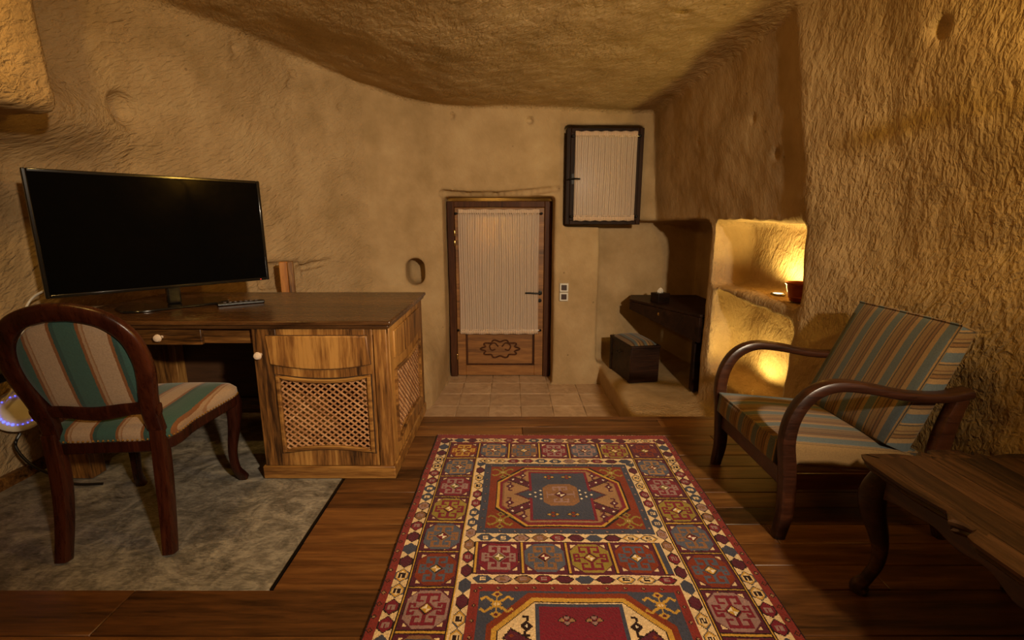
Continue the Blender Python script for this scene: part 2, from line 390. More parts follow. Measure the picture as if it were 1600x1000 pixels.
cen = V[quads].mean(1); gn = G[quads].mean(1)
zcf = 2.20 + .24 * sst(.2, 1.9, -cen[:, 0]) + .22 * np.clip(1 - (cen[:, 0] / 1.7) ** 2, 0, 1) * sst(0, 3.0, 4.5 - cen[:, 1])
which = np.where((cen[:, 2] > zcf - .09) & (gn[:, 2] > .35), 3, np.where(cen[:, 1] < -1.35, 4, np.where((cen[:, 0] > 1.22) | ((cen[:, 0] > .845) & (cen[:, 2] < 1.1)), 2, np.where(cen[:, 0] < -1.3, 0, 1))))
for k, (nm, mt, lb) in enumerate([('wall_left', 'stone_left', 'chiselled tan rock wall behind the television'), ('wall_back', 'stone_back', 'smoother tan rock wall around the door'),
                                  ('wall_right', 'stone_right', 'rough rock wall with lit niches behind the armchair'), ('ceiling', 'stone_ceiling', 'rough-hewn rock ceiling'), ('wall_front', 'stone_left', 'rock wall behind the viewer')]):
    q = quads[which == k]
    used, inv = np.unique(q, return_inverse=True)
    me = bpy.data.meshes.new(nm); me.from_pydata(V[used].tolist(), [], inv.reshape(-1, 4).tolist())
    me.polygons.foreach_set('use_smooth', [True] * len(me.polygons))
    wo = tag(link(nm, me, M[mt]), lb, None, None, 'structure')
    if nm == 'wall_right':                       # the far panel was dressed smoother than the near rock
        me.materials.append(M['stone_back']); c_ = cen[which == k]
        me.polygons.foreach_set('material_index', (((c_[:, 1] > 2.70) & (c_[:, 2] > 1.19)) | (c_[:, 1] > 3.66)).astype(np.int32))
del D, sg, cnt, act, vid, vals

# ------------------------------------------------------------------ floors
PE = 2.78                                    # far edge of the wooden platform
PX0, PX1, PY0 = -2.36, -.795, 1.38           # grey slab set in the wood
fl = MB().box((-2.45, -1.6, -.45), (1.95, PE - .03, -.028)).build('floor', M['under']); tag(fl, 'dark stained plank floor of the raised platform', None, None, 'structure')
def plank(x0, x1, y0, y1):
    MB().box((-(x1 - x0) / 2, -(y1 - y0) / 2, -.026), ((x1 - x0) / 2, (y1 - y0) / 2, 0)).build('plank', M['plank'], fl, .0025, loc=((x0 + x1) / 2, (y0 + y1) / 2, random.uniform(-.0012, .0008)), seg=1)
ys = [PE - .10, PE]; y = PE - .10
y = -1.5; rows = []
while y < PY0 - .01: rows.append((y, min(y + .18, PY0))); y += .18
y = PY0
while y < PE - .01: rows.append((y, min(y + .117, PE))); y += .117
for i, (a, b) in enumerate(rows):
    xa = -2.42 if b <= PY0 + .001 else PX1
    cuts_ = [xa] + sorted(x for x in ([-.62 + (i * .83) % 1.9] if xa > -1 else [-1.7 + (i * 1.27) % 3.1]) if x > xa + .3) + [1.93]
    for x0, x1 in zip(cuts_, cuts_[1:]): plank(x0 + .001, x1 - .001, a + .001, b - .001)
sl = MB().box((PX0 - .1, PY0, -.027), (PX1 - .012, 3.4, -.004)).build('floor_slab', M['slab'], None, .003); tag(sl, 'mottled grey stone slab let into the plank floor', None, None, 'structure')
e = box('trim_1', (PX1 - .010, PY0, -.02), (PX1 - .001, PE, .0015), M['iron'], None, .001); tag(e, 'dark strip along the edge of the grey slab', None, None, 'structure')
tr2 = MB().box((-.9, PE - .001, -.43), (1.5, PE + .03, -.035)).box((-.9, PE - .001, -.035), (1.5, PE + .045, -.001)).build('trim_2', M['plank'], None, .004); tag(tr2, 'dark wooden riser at the platform edge', None, None, 'structure')
bb = MB().box((-2.40, PY0 + .1, -.02), (-2.315, 3.0, .05)).build('baseboard_left', M['desk_x'], None, .004); tag(bb, 'low wooden baseboard under the left rock wall', None, None, 'structure')
ft = MB().box((-1.0, PE + .03, -.50), (1.25, 5.3, -.428)).build('floor_entry', M['mortar']); tag(ft, 'travertine tiled entry floor before the door', None, None, 'structure')
tw, td = .28, .308
ntile = {}
for r in range(9):
    y1 = 5.276 - r * td; y0 = y1 - td
    if y1 <= PE + .05: break
    for cidx in range(-3, 7):
        x0 = -.484 + cidx * tw; x1 = x0 + tw
        if x1 < -.98 or x0 > 1.0: continue
        me = ntile.get('m')
        if me is None:
            o = MB().box((-tw / 2 + .003, -td / 2 + .003, -.02), (tw / 2 - .003, td / 2 - .003, 0)).build('tile', M['tile'], ft, .003, seg=1, loc=((x0 + x1) / 2, (y0 + y1) / 2, -.42)); ntile['m'] = o
        else:
            o = me.copy(); COL.objects.link(o); o.parent = ft; o.location = ((x0 + x1) / 2, (y0 + y1) / 2, -.42 + random.uniform(-.001, .001))

# ------------------------------------------------------------------ door
DY = 4.90
dr = empty('door_1', (-.125, DY, -.42)); tag(dr, 'wooden glazed door with sheer curtain and carved lower panel', 'door', None, 'structure')
def dpart(mb, name, mat, parent=dr, **k):
    mb.v = [(x + .125, y - DY, z + .42) for x, y, z in mb.v]; return mb.build(name, mat, parent, **k)
z0, z1 = -.42, 1.39
dpart(MB().box((-.645, DY - .03, z0), (-.575, DY + .09, z1)).box((.325, DY - .03, z0), (.395, DY + .09, z1)).box((-.575, DY - .03, z1 - .06), (.325, DY + .09, z1)), 'door_frame', M['doorframe'], bevel=.006)
lf = dpart(MB().box((-.572, DY - .012, z0 + .01), (-.485, DY + .035, z1 - .063)).box((.235, DY - .012, z0 + .01), (.322, DY + .035, z1 - .063))
           .box((-.485, DY - .012, z1 - .15), (.235, DY + .035, z1 - .063)).box((-.485, DY - .012, .05), (.235, DY + .035, .14)).box((-.485, DY - .012, z0 + .01), (.235, DY + .035, -.30)), 'door_leaf', M['doorwood'], bevel=.004)
def cpart(mb, name, mat, parent, **k):
    mb.v = [(x + .125, y - DY, z + .42) for x, y, z in mb.v]; return mb.build(name, mat, parent, **k)
pn = cpart(MB().box((-.485, DY + .008, -.30), (.235, DY + .03, .05)), 'lower_panel', M['doorwood'], lf)
mb = MB()
for a, b in [((-.485, -.30), (-.465, .05)), ((.215, -.30), (.235, .05)), ((-.465, -.30), (.215, -.285)), ((-.465, .035), (.215, .05))]: mb.box((a[0], DY - .004, a[1]), (b[0], DY + .012, b[1]))
cpart(mb, 'panel_moulding', M['doorframe'], lf, bevel=.003)
ring = []                                   # carved cartouche
for k in range(72):
    a = 2 * math.pi * k / 72; s = 1 + .13 * math.cos(10 * a)
    ring.append((-.125 + .185 * s * math.cos(a), DY + .004, -.125 + .088 * s * math.sin(a), .02, .016))
cv = MB().sweep(ring, (0, 1, 0), 8, 1, True)
for sx in (-1, 1):
    cv.sweep([(*p, .014, .014) for p in crom([(-.125 + sx * .02, DY + .004, -.10), (-.125 + sx * .06, DY + .002, -.06), (-.125 + sx * .11, DY + .002, -.09), (-.125 + sx * .09, DY + .003, -.14), (-.125 + sx * .05, DY + .004, -.13)], 5)], (0, 1, 0), 6, 1)
cpart(cv, 'carved_cartouche', M['doorframe'], lf)
cpart(MB().box((-.485, DY + .012, .14), (.235, DY + .016, z1 - .15)), 'glass_pane', M['glass'], lf)
cpart(MB().box((-.135, DY + .017, .14), (-.115, DY + .03, z1 - .15)).box((-.485, DY + .017, .72), (.235, DY + .03, .74)), 'glazing_bar', M['doorframe'], lf)
hd = MB(); hd.M = Matrix.Translation((.286, DY - .012, .475)) @ Matrix.Rotation(math.pi / 2, 4, 'X'); hd.lathe([(.024, 0), (.024, .006), (.01, .009), (.01, .045)], 16); hd.M = Matrix.Identity(4)
hd.tube([(.286, DY - .052, .475), (.24, DY - .056, .475), (.18, DY - .054, .478), (.135, DY - .05, .476)], .0085)
hdl = cpart(hd, 'door_handle', M['iron'], lf)
ke = MB(); ke.M = Matrix.Translation((.286, DY - .012, .395)) @ Matrix.Rotation(math.pi / 2, 4, 'X'); ke.lathe([(.02, 0), (.02, .005), (.008, .006)], 14); cpart(ke, 'keyhole_plate', M['iron'], lf)
for zz in (1.08, .98, -.2): dpart(MB().lathe([(.009, -.03), (.011, -.025), (.011, .025), (.009, .03)], 10, (-.572, DY - .036, zz)), 'hinge', M['brass'])

def curtain(name, x0, x1, zb, zt, y, folds, label, rods):
    rt = empty(name, ((x0 + x1) / 2, y, zb)); tag(rt, label, 'curtain', 'sheer pleated curtains')
    cx = (x0 + x1) / 2; rng = random.Random(int(folds)); ph = [rng.uniform(0, 6) for _ in range(8)]
    def fn(u, v):
        uu = u + .006 * math.sin(5 * v + ph[0] + 9 * u)
        pinch = .4 + .6 * math.sin(math.pi * min(max(v, .04), .96)) ** .35
        d = pinch * (.007 * math.sin(2 * math.pi * folds * uu + ph[1]) + .004 * math.sin(2 * math.pi * folds * .37 * uu + ph[2] + 1.5 * v))
        return ((x0 - cx) + (x1 - x0) * u, d, v * (zt - zb))
    MB().grid(fn, folds * 8, 24).build('sheer_cloth', M['sheer'], rt)
    for zz in (0, 1):
        zc_ = zz * (zt - zb)
        def hem(u, v): return ((x0 - cx) + (x1 - x0) * u, -.003 + .006 * math.sin(2 * math.pi * folds * 1.3 * u + zz), zc_ + (v - .5) * .05 + .003 * math.sin(40 * u + zz))
        MB().grid(hem, folds * 8, 2).build('gathered_heading', M['hem'], rt, solid=.002)
    for zz in rods:
        r = MB(); r.tube([(x0 - cx - .022, .001, zz - zb), (0, .001, zz - zb), (x1 - cx + .022, .001, zz - zb)], .005); r.build('curtain_rod', M['chrome'], rt)
        for sx in (x0 - cx - .022, x1 - cx + .022): MB().lathe([(.004, -.012), (.012, -.008), (.013, .0), (.012, .008), (.004, .012)], 10, (sx, .001, zz - zb)).build('rod_cap', M['iron'], rt)
    return rt
curtain('door_curtain', -.535, .27, .07, 1.285, DY - .036, 34, 'long sheer beige curtain gathered on two rods across the door glass', (.085, 1.27))
# heavier drape hanging on the outer side of the glass
def drp(u, v):
    zz = .35 + v * .86; wdt = .06 + .30 * max(0, (v - .15) / .85) ** 1.2
    return (-.46 + wdt * u * 1.15, DY + .07 + .012 * math.sin(u * 34), zz)
lamp('drape_glow_light', 'POINT', (-.2, 5.15, 1.15), 2.2, (1, .66, .2), .03)  # unseen light added behind the door so the drape glows through the sheer
g = MB().grid(drp, 60, 20).build('outer_drape', M['drape']); tag(g, 'golden drape tied back behind the door glass', 'curtain')

# ------------------------------------------------------------------ window
WY = 4.60
wn = empty('window_1', (.85, WY, 1.16)); tag(wn, 'small dark-framed window high beside the door', 'window', None, 'structure')
def wp(mb, name, mat, parent=wn, **k):
    mb.v = [(x - .85, y - WY, z - 1.16) for x, y, z in mb.v]; return mb.build(name, mat, parent, **k)
wx0, wx1, wz0, wz1 = .495, 1.195, 1.165, 2.02
def frame(mb, a0, a1, b0, b1, wd, ya, yb):
    mb.box((a0, ya, b0), (a0 + wd, yb, b1)); mb.box((a1 - wd, ya, b0), (a1, yb, b1)); mb.box((a0 + wd, ya, b1 - wd), (a1 - wd, yb, b1)); mb.box((a0 + wd, ya, b0), (a1 - wd, yb, b0 + wd)); return mb
wp(frame(MB(), wx0, wx1, wz0, wz1, .042, WY - .02, WY + .09), 'window_frame', M['winwood'], bevel=.005)
sash = wp(frame(MB(), wx0 + .036, wx1 - .036, wz0 + .036, wz1 - .036, .055, WY - .03, WY + .02), 'window_sash', M['winwood'], bevel=.005)
wp(MB().box((wx0 + .08, WY + .0, wz0 + .08), (wx1 - .08, WY + .004, wz1 - .08)), 'glass_pane', M['glass'], sash)
wp(MB().box((wx0 + .08, WY + .006, 1.66), (wx1 - .08, WY + .018, 1.685)), 'glazing_bar', M['winwood'], sash)
hw = MB().box((wx0 + .052, WY - .036, 1.53), (wx0 + .072, WY - .03, 1.62)); hw.tube([(wx0 + .062, WY - .03, 1.575), (wx0 + .062, WY - .06, 1.575), (wx0 + .085, WY - .066, 1.575), (wx0 + .125, WY - .066, 1.572)], .007)
hw.tube([(wx0 + .062, WY - .062, 1.575), (wx0 + .03, WY - .064, 1.572), (wx0 + .015, WY - .064, 1.57)], .006)
wp(hw, 'window_handle', M['iron'], sash)
curtain('window_curtain', wx0 + .075, wx1 - .065, wz0 + .06, wz1 - .06, WY - .05, 30, 'short sheer beige curtain gathered across the small high window', (wz0 + .075, wz1 - .075))

# ------------------------------------------------------------------ light switches
for zz, lb in ((.565, 'upper of two square light switches beside the door'), (.475, 'lower of two square light switches beside the door')):
    r = empty('light_switch', (.505, 4.63, zz)); tag(r, lb, 'switch', 'switches beside the door')
    MB().box((-.042, -.012, -.042), (.042, .02, .042)).build('switch_plate', M['white'], r, .004)
    MB().box((-.026, -.018, -.026), (.026, -.008, .026)).build('rocker', M['socket'], r, .003)

# ------------------------------------------------------------------ writing desk
dk = empty('writing_desk', (-1.32, 2.5, 0)); tag(dk, 'antique brown pine desk with lattice-door cabinet under the television', 'desk')
def kp(mb, name, mat, parent=dk, **k):
    mb.v = [(x + 1.32, y - 2.5, z) for x, y, z in mb.v]; return mb.build(name, mat, parent, **k)
kp(MB().box((-2.12, 2.06, .748), (-.535, 2.945, .768)).box((-2.11, 2.072, .73), (-.547, 2.94, .749)), 'desk_top', M['desk_top'], bevel=.006, seg=3)
CX0, CX1, CY0, CY1 = -1.165, -.562, 2.09, 2.91
kp(MB().box((CX0, CY0 + .012, .03), (CX0 + .02, CY1, .73)).box((CX0, CY1 - .02, .03), (CX1, CY1, .73)).box((CX0, CY0 + .03, .05), (CX1, CY1, .07)).box((CX1 - .06, CY0 - .004, .03), (CX1, CY0 + .04, .73)).box((CX1 - .05, CY1 - .05, .03), (CX1 + .004, CY1 + .002, .73)).box((CX0, CY0 + .0, .70), (CX1, CY0 + .02, .73)), 'cabinet_body', M['desk_z'], bevel=.003)
kp(MB().box((CX0 - .012, CY0 - .012, 0), (CX1 + .012, CY1, .065)), 'plinth', M['desk_x'], bevel=.006)
def arc(x0, x1, z, sag, n=12): return [(x0 + (x1 - x0) * i / n, z - sag * (1 - (2 * i / n - 1) ** 2)) for i in range(n + 1)]
dx0, dx1, dz0, dz1 = CX0 + .004, CX1 - .063, .068, .728
ox0, ox1, oz0, oz1 = -1.055, -.658, .150, .500
# door face as a ring with a curved opening
fo = arc(ox0, ox1, oz1, .022) ; fb = arc(ox0, ox1, oz0, -.020)
md = MB(); ya, yb = CY0 - .008, CY0 + .012
md.box((dx0, ya, dz0), (ox0, yb, dz1)).box((ox1, ya, dz0), (dx1, yb, dz1))
md.prism(fo + [(ox1, dz1), (ox0, dz1)], ya, yb, 'y'); md.prism([(ox0, dz0), (ox1, dz0)] + fb[::-1], ya, yb, 'y')
cdoor = kp(md, 'cabinet_door', M['desk_z'], bevel=.002)
pz0, pz1 = .566, .698
pp = arc(ox0 - .035, ox1 + .02, pz0, .024) + [(ox1 + .012, pz1), (ox0 - .045, pz1)]
kp(MB().prism(pp, ya - .009, ya + .002, 'y'), 'raised_panel', M['desk_z'], cdoor, bevel=.006)
kp(MB().sweep([(p[0], ya - .0005, p[1], .004, .007) for p in pp], (0, 1, 0), 6, .8, True), 'panel_groove', M['desk_in'], cdoor)
def ringpts(x0, x1, a, b, y, s1=.022, s2=-.020):
    top = arc(x0, x1, b, s1); bot = arc(x0, x1, a, s2)[::-1]
    return [(p[0], y, p[1], .018, .020) for p in top + bot]
kp(MB().sweep(ringpts(ox0 - .008, ox1 + .008, oz0 - .008, oz1 + .008, ya - .003), (0, 1, 0), 8, .8, True), 'opening_moulding', M['desk_x'], cdoor)
kp(MB().sweep([(p[0], p[1], p[2], .004, .006) for p in ringpts(ox0 - .020, ox1 + .020, oz0 - .020, oz1 + .020, ya - .0005)], (0, 1, 0), 6, .8, True), 'opening_groove', M['desk_in'], cdoor)
def lattice(u0, u1, v0, v1, place, parent, sp=.0225, wd=.0072):
    """diagonal slats clipped to the opening; place(u,v,layer)->xyz in desk space"""
    for layer, sgn in ((0, 1), (1, -1)):
        k = -int((u1 - u0) / sp) - 2
        while k < int((v1 - v0 + u1 - u0) / sp) + 3:
            pts = []
            c = (v0 if sgn > 0 else v0) + k * sp * 1.25
            # line v = c + sgn*.78*(u-u0)
            for u in (u0, u1):
                vv = c + sgn * .78 * (u - u0)
                pts.append((u, vv))
            (ua, va), (ub, vb) = pts; k += 1
            def clip(bound, low):
                nonlocal ua, va, ub, vb
                if (va < bound) == (vb < bound):
                    return (va >= bound) if low else (va < bound)
                uu = ua + (ub - ua) * (bound - va) / (vb - va)
                if (va < bound) == low: ua, va = uu, bound
                else: ub, vb = uu, bound
                return True
            if not clip(v0, True) or not clip(v1, False): continue
            if abs(ub - ua) < .006: continue
            L = math.hypot(ub - ua, vb - va); nx, ny = -(vb - va) / L * wd / 2, (ub - ua) / L * wd / 2
            q = [(ua + nx, va + ny), (ub + nx, vb + ny), (ub - nx, vb - ny), (ua - nx, va - ny)]
            b = MB(); b.add([place(*p, layer) for p in q] + [place(*p, layer + 1) for p in q], [(0, 1, 2, 3), (7, 6, 5, 4), (0, 4, 5, 1), (1, 5, 6, 2), (2, 6, 7, 3), (3, 7, 4, 0)])
            kp(b, 'slat', M['slat'], parent, smooth=False)
lattice(ox0, ox1, oz0 - .015, oz1 - .004, lambda u, v, l: (u, CY0 + .0045 - .005 * l, v), cdoor)
def knob(x, y, z, parent, d=(0, -1, 0)):
    b = MB(); b.M = Matrix.Translation((x, y, z)) @ Vector((0, 0, 1)).rotation_difference(Vector(d)).to_matrix().to_4x4()
    b.lathe([(.007, 0), (.006, .012), (.014, .018), (.018, .027), (.014, .036), (.004, .040)], 14); o = kp(b, 'knob', M['knob'], parent)
    b2 = MB(); b2.M = Matrix.Translation((x, y, z)) @ Vector((0, 0, 1)).rotation_difference(Vector(d)).to_matrix().to_4x4(); b2.lathe([(.0145, .0185), (.0185, .0225), (.0188, .027)], 14)
    return o
knob(CX0 + .035, ya, .612, cdoor)
# side panel of the cabinet
sy0, sy1, sz0, sz1 = 2.20, 2.78, .15, .50
ms_ = MB(); xa, xb = CX1 - .014, CX1 + .004
ms_.box((xa, CY0 + .03, .068), (xb, sy0, .728)).box((xa, sy1, .068), (xb, CY1 - .04, .728))
fo2 = arc(sy0, sy1, sz1, .022); fb2 = arc(sy0, sy1, sz0, -.02)
ms_.prism(fo2 + [(sy1, .728), (sy0, .728)], xa, xb, 'x'); ms_.prism([(sy0, .068), (sy1, .068)] + fb2[::-1], xa, xb, 'x')
side = kp(ms_, 'side_panel', M['desk_z'], bevel=.002)
kp(MB().prism(arc(sy0 - .02, sy1 + .02, .566, .02) + [(sy1 + .02, .698), (sy0 - .02, .698)], xb - .002, xb + .009, 'x'), 'raised_panel', M['desk_z'], side, bevel=.004)
rp = [(xb + .003, p[0], p[2], .018, .02) for p in ringpts(sy0 - .008, sy1 + .008, sz0 - .008, sz1 + .008, 0)]
kp(MB().sweep(rp, (1, 0, 0), 8, .8, True), 'opening_moulding', M['desk_x'], side)
lattice(sy0, sy1, sz0 - .015, sz1 - .004, lambda u, v, l: (CX1 - .012 + .005 * l, u, v), side, .026)
# drawer section
kp(MB().box((-2.10, 2.115, .655), (CX0, 2.135, .73)), 'apron', M['desk_x'], bevel=.002)
drw = kp(MB().box((-1.93, 2.095, .652), (-1.395, 2.116, .728)), 'drawer', M['desk_x'], bevel=.004)
knob(-1.572, 2.095, .69, drw)
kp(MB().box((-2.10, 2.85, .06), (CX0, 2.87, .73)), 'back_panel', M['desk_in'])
kp(MB().box((-2.10, 2.12, .05), (-2.06, 2.87, .73)), 'end_panel', M['desk_z'], bevel=.003)
kp(MB().box((-2.105, 2.08, 0), (-1.99, 2.16, .655)), 'front_leg', M['desk_z'], bevel=.004)
kp(MB().box((-2.105, 2.78, 0), (-2.02, 2.88, .655)), 'rear_leg', M['desk_z'], bevel=.004)
kp(MB().box((-2.06, 2.83, .02), (CX0, 2.85, .12)), 'foot_rail', M['desk_x'], bevel=.003)

# ------------------------------------------------------------------ television
tc = Vector((-1.745, 2.455, .768)); ta = math.atan2(2.79 - 2.075, -1.415 + 2.03)
tv = empty('television', tc, ta); tag(tv, 'large black flat-screen television standing on the desk', 'television')
TW, TH = .955, .555; tl_ = Matrix.Translation((0, 0, .095)) @ Matrix.Rotation(math.radians(-.6), 4, 'X')
def tp(mb, n, m, parent=tv, **k): return mb.build(n, m, parent, **k)
b = MB(); b.M = tl_; b.box((-TW / 2, -.004, 0), (TW / 2, .030, TH)); b.box((-.3, .03, .05), (.3, .06, .40)); tp(b, 'housing', M['black'], bevel=.006)
b = MB(); b.M = tl_; frame(b, -TW / 2 - .001, TW / 2 + .001, -.001, TH + .001, .016, -.012, -.002); tp(b, 'bezel', M['bezel'], bevel=.004, seg=3)
b = MB(); b.M = tl_; b.box((-TW / 2 + .014, -.0065, .014), (TW / 2 - .014, -.003, TH - .014)); tp(b, 'screen', M['tv'])
b = MB(); b.M = tl_; b.box((TW / 2 - .05, -.0135, .004), (TW / 2 - .046, -.0115, .008)); t = NT('standby_led'); t.color((.3, .01, .01, 1)); t.b.inputs['Emission Color'].default_value = (1, .05, .02, 1); t.b.inputs['Emission Strength'].default_value = 1.5; tp(b, 'standby_light', t.m)
tp(MB().box((-.03, -.005, .012), (.03, .035, .13)), 'stand_neck', M['bezel'], bevel=.008)
tp(MB().prism([(.24 * math.copysign(abs(math.cos(a)) ** .5, math.cos(a)), .01 + .13 * math.copysign(abs(math.sin(a)) ** .5, math.sin(a))) for a in [2 * math.pi * k / 40 for k in range(40)]], 0.0005, .012), 'stand_base', M['bezel'], bevel=.004)
rm = empty('set_top_box', (-1.43, 2.50, .7685), .62); tag(rm, 'slim black remote control lying on the desk by the television foot', 'remote')
MB().box((-.11, -.022, 0), (.11, .022, .016)).build('remote_body', M['black'], rm, .005)
mb = MB()
for i in range(7):
    for j in range(2): mb.box((-.08 + i * .024, -.012 + j * .015, .0155), (-.068 + i * .024, -.003 + j * .015, .0185))
mb.build('buttons', M['socket'], rm)
rm.name = 'remote_control'
cb = MB(); cb.tube([(-2.10, 2.16, .90), (-2.17, 2.15, .86), (-2.19, 2.12, .80), (-2.2, 2.1, .70), (-2.22, 2.05, .5), (-2.24, 2.0, .42)], .005); tag(cb.build('television_cable', M['white']), 'thin white cable hanging down behind the television corner', 'cable')

# ------------------------------------------------------------------ oval-back side chair
ch = empty('side_chair', (-1.470, 1.805, 0), math.radians(7)); tag(ch, 'mahogany oval-back chair in teal and beige striped fabric at the desk', 'chair')
yb_ = lambda z: -.212 - .25 * max(0, z - .46) - .09 * max(0, .40 - z) ** 1.3 * 1.6
for s in (-1, 1):
    MB().sweep(crom([(s * .178, yb_(0) - .01, 0, .042, .046), (s * .172, yb_(.15), .15, .046, .05), (s * .170, yb_(.3), .3, .05, .054), (s * .174, yb_(.47), .47, .05, .052)], 5), (1, 0, 0), 10, .45).build('leg', M['chairwood'], ch)
    MB().sweep(crom([(s * .225, .262, .0, .042, .040), (s * .222, .252, .018, .040, .038), (s * .212, .226, .07, .034, .034), (s * .208, .222, .16, .036, .038), (s * .220, .242, .28, .05, .052), (s * .226, .246, .37, .062, .062), (s * .222, .238, .43, .055, .055)], 5), (1, 0, 0), 10, .6).build('leg', M['chairwood'], ch)
bp = [(-.170, .45), (-.176, .53), (-.196, .60), (-.214, .68), (-.219, .75), (-.200, .83), (-.142, .888), (-.06, .914), (0, .918)]
bp = bp + [(-x, z) for x, z in bp[-2::-1]]
MB().sweep(crom([(x * (1 - .10 * min(1, max(0, z - .47) * 8)), yb_(z), z, .036, .060) for x, z in bp], 6), (0, 1, .25), 12, .6).build('back_frame', M['chairwood'], ch)
MB().sweep(crom([(-.20, yb_(.55), .548, .03, .05), (-.12, yb_(.55), .560, .03, .055), (0, yb_(.55), .545, .03, .06), (.12, yb_(.55), .560, .03, .055), (.20, yb_(.55), .548, .03, .05)], 6), (0, 1, .25), 10, .6).build('back_rail', M['chairwood'], ch)
op = [(-.150, .575), (-.174, .63), (-.190, .69), (-.191, .755), (-.170, .815), (-.118, .864), (-.05, .884)]; op = crom(op + [(-x, z) for x, z in op[::-1]] + [(.09, .568), (0, .560), (-.09, .568), (-.165, .575)], 4)[:-1]
op = [(x * .89, z) for x, z in op]; ocx, ocz = 0, .73
for sgn, nm in ((-1, 'back_upholstery'), (1, 'back_pad')):
    V_, Fc = [], []; n = len(op)
    for r_, dp in ((1, .0), (.97, .010), (.85, .017), (.6, .021), (.3, .023), (0.02, .024)):
        for x, z in op:
            xx, zz = ocx + (x - ocx) * r_, ocz + (z - ocz) * r_
            V_.append((xx, yb_(zz) + sgn * (dp + .001) * (1 if sgn > 0 else .55), zz))
    Fc = [(i * n + k, i * n + (k + 1) % n, (i + 1) * n + (k + 1) % n, (i + 1) * n + k) for i in range(5) for k in range(n)] + [tuple(range(5 * n, 6 * n))]
    MB().add(V_, Fc).build(nm, M['chairfab'], ch)
def seat_outline(g):
    o = [(-.195 - g, -.215 - g), (-.215 - g, -.05), (-.245 - g, .12), (-.255 - g, .21 + g * .5), (-.20 - g * .5, .262 + g), (0, .285 + g), (.20 + g * .5, .262 + g), (.255 + g, .21 + g * .5), (.245 + g, .12), (.215 + g, -.05), (.195 + g, -.215 - g), (0, -.225 - g)]
    return crom(o + [o[0]], 5)[:-1]
so = seat_outline(0); n = len(so)
MB().prism([(p[0], p[1]) for p in so], .385, .432).build('seat_rail', M['chairwood'], ch, .006)
V_ = []
for r_, zz in ((1.0, .430), (1.025, .445), (1.02, .462), (.96, .480), (.8, .494), (.5, .503), (.2, .506), (.02, .506)):
    V_ += [(p[0] * r_, .02 + (p[1] - .02) * r_, zz) for p in so]
MB().add(V_, [(i * n + k, i * n + (k + 1) % n, (i + 1) * n + (k + 1) % n, (i + 1) * n + k) for i in range(7) for k in range(n)] + [tuple(range(7 * n, 8 * n))]).build('seat_cushion', M['chairfab'], ch)
nl = MB(); per = [Vector((p[0] * 1.022, .02 + (p[1] - .02) * 1.022, .437)) for p in so]
acc_ = 0.0
for i in range(n):
    a, b = per[i], per[(i + 1) % n]; L = (b - a).length; s_ = acc_
    while s_ < L:
        p = a.lerp(b, s_ / L); nl.add([p + Vector(d) * .0052 for d in ((1, 0, 0), (-1, 0, 0), (0, 1, 0), (0, -1, 0), (0, 0, 1), (0, 0, -1))], [(0, 2, 4), (2, 1, 4), (1, 3, 4), (3, 0, 4), (2, 0, 5), (1, 2, 5), (3, 1, 5), (0, 3, 5)]); s_ += .0165
    acc_ = s_ - L
tag(nl.build('nailhead_trim', M['brass'], ch), 'row of brass nail heads', kind='stuff')

# ------------------------------------------------------------------ armchair
ac = empty('armchair', (1.33, 1.945, 0)); tag(ac, 'low open-arm lounge chair with bentwood arms and blue and tan striped cushions', 'armchair')
def ap(mb, n, m, **k): mb.v = [(x - 1.33, y - 1.945, z) for x, y, z in mb.v]; return mb.build(n, m, ac, **k)
for nm, yy in (('near', 1.655), ('far', 2.235)):
    ap(MB().sweep(crom([(1.03, yy, 0, .044, .046), (1.045, yy, .12, .05, .058), (1.035, yy, .28, .05, .06), (1.02, yy, .40, .05, .056), (1.035, yy, .50, .05, .054), (1.085, yy, .578, .052, .05), (1.17, yy, .615, .056, .044), (1.29, yy, .605, .06, .038), (1.43, yy, .578, .062, .036), (1.56, yy, .572, .064, .036), (1.655, yy, .590, .066, .038)], 6), (0, 1, 0), 12, .55), 'arm', M['armwood'])
    ap(MB().sweep(crom([(1.66, yy, 0, .042, .044), (1.62, yy, .15, .046, .055), (1.585, yy, .30, .048, .065), (1.60, yy, .45, .048, .062), (1.635, yy, .585, .046, .05)], 6), (0, 1, 0), 12, .5), 'rear_leg', M['armwood'])
ap(MB().box((1.03, 1.68, .20), (1.06, 2.21, .27)).box((1.06, 1.668, .19), (1.58, 1.69, .26)).box((1.06, 2.20, .19), (1.58, 2.222, .26)).box((1.555, 1.68, .17), (1.59, 2.21, .25)), 'seat_frame', M['armwood'], bevel=.004)
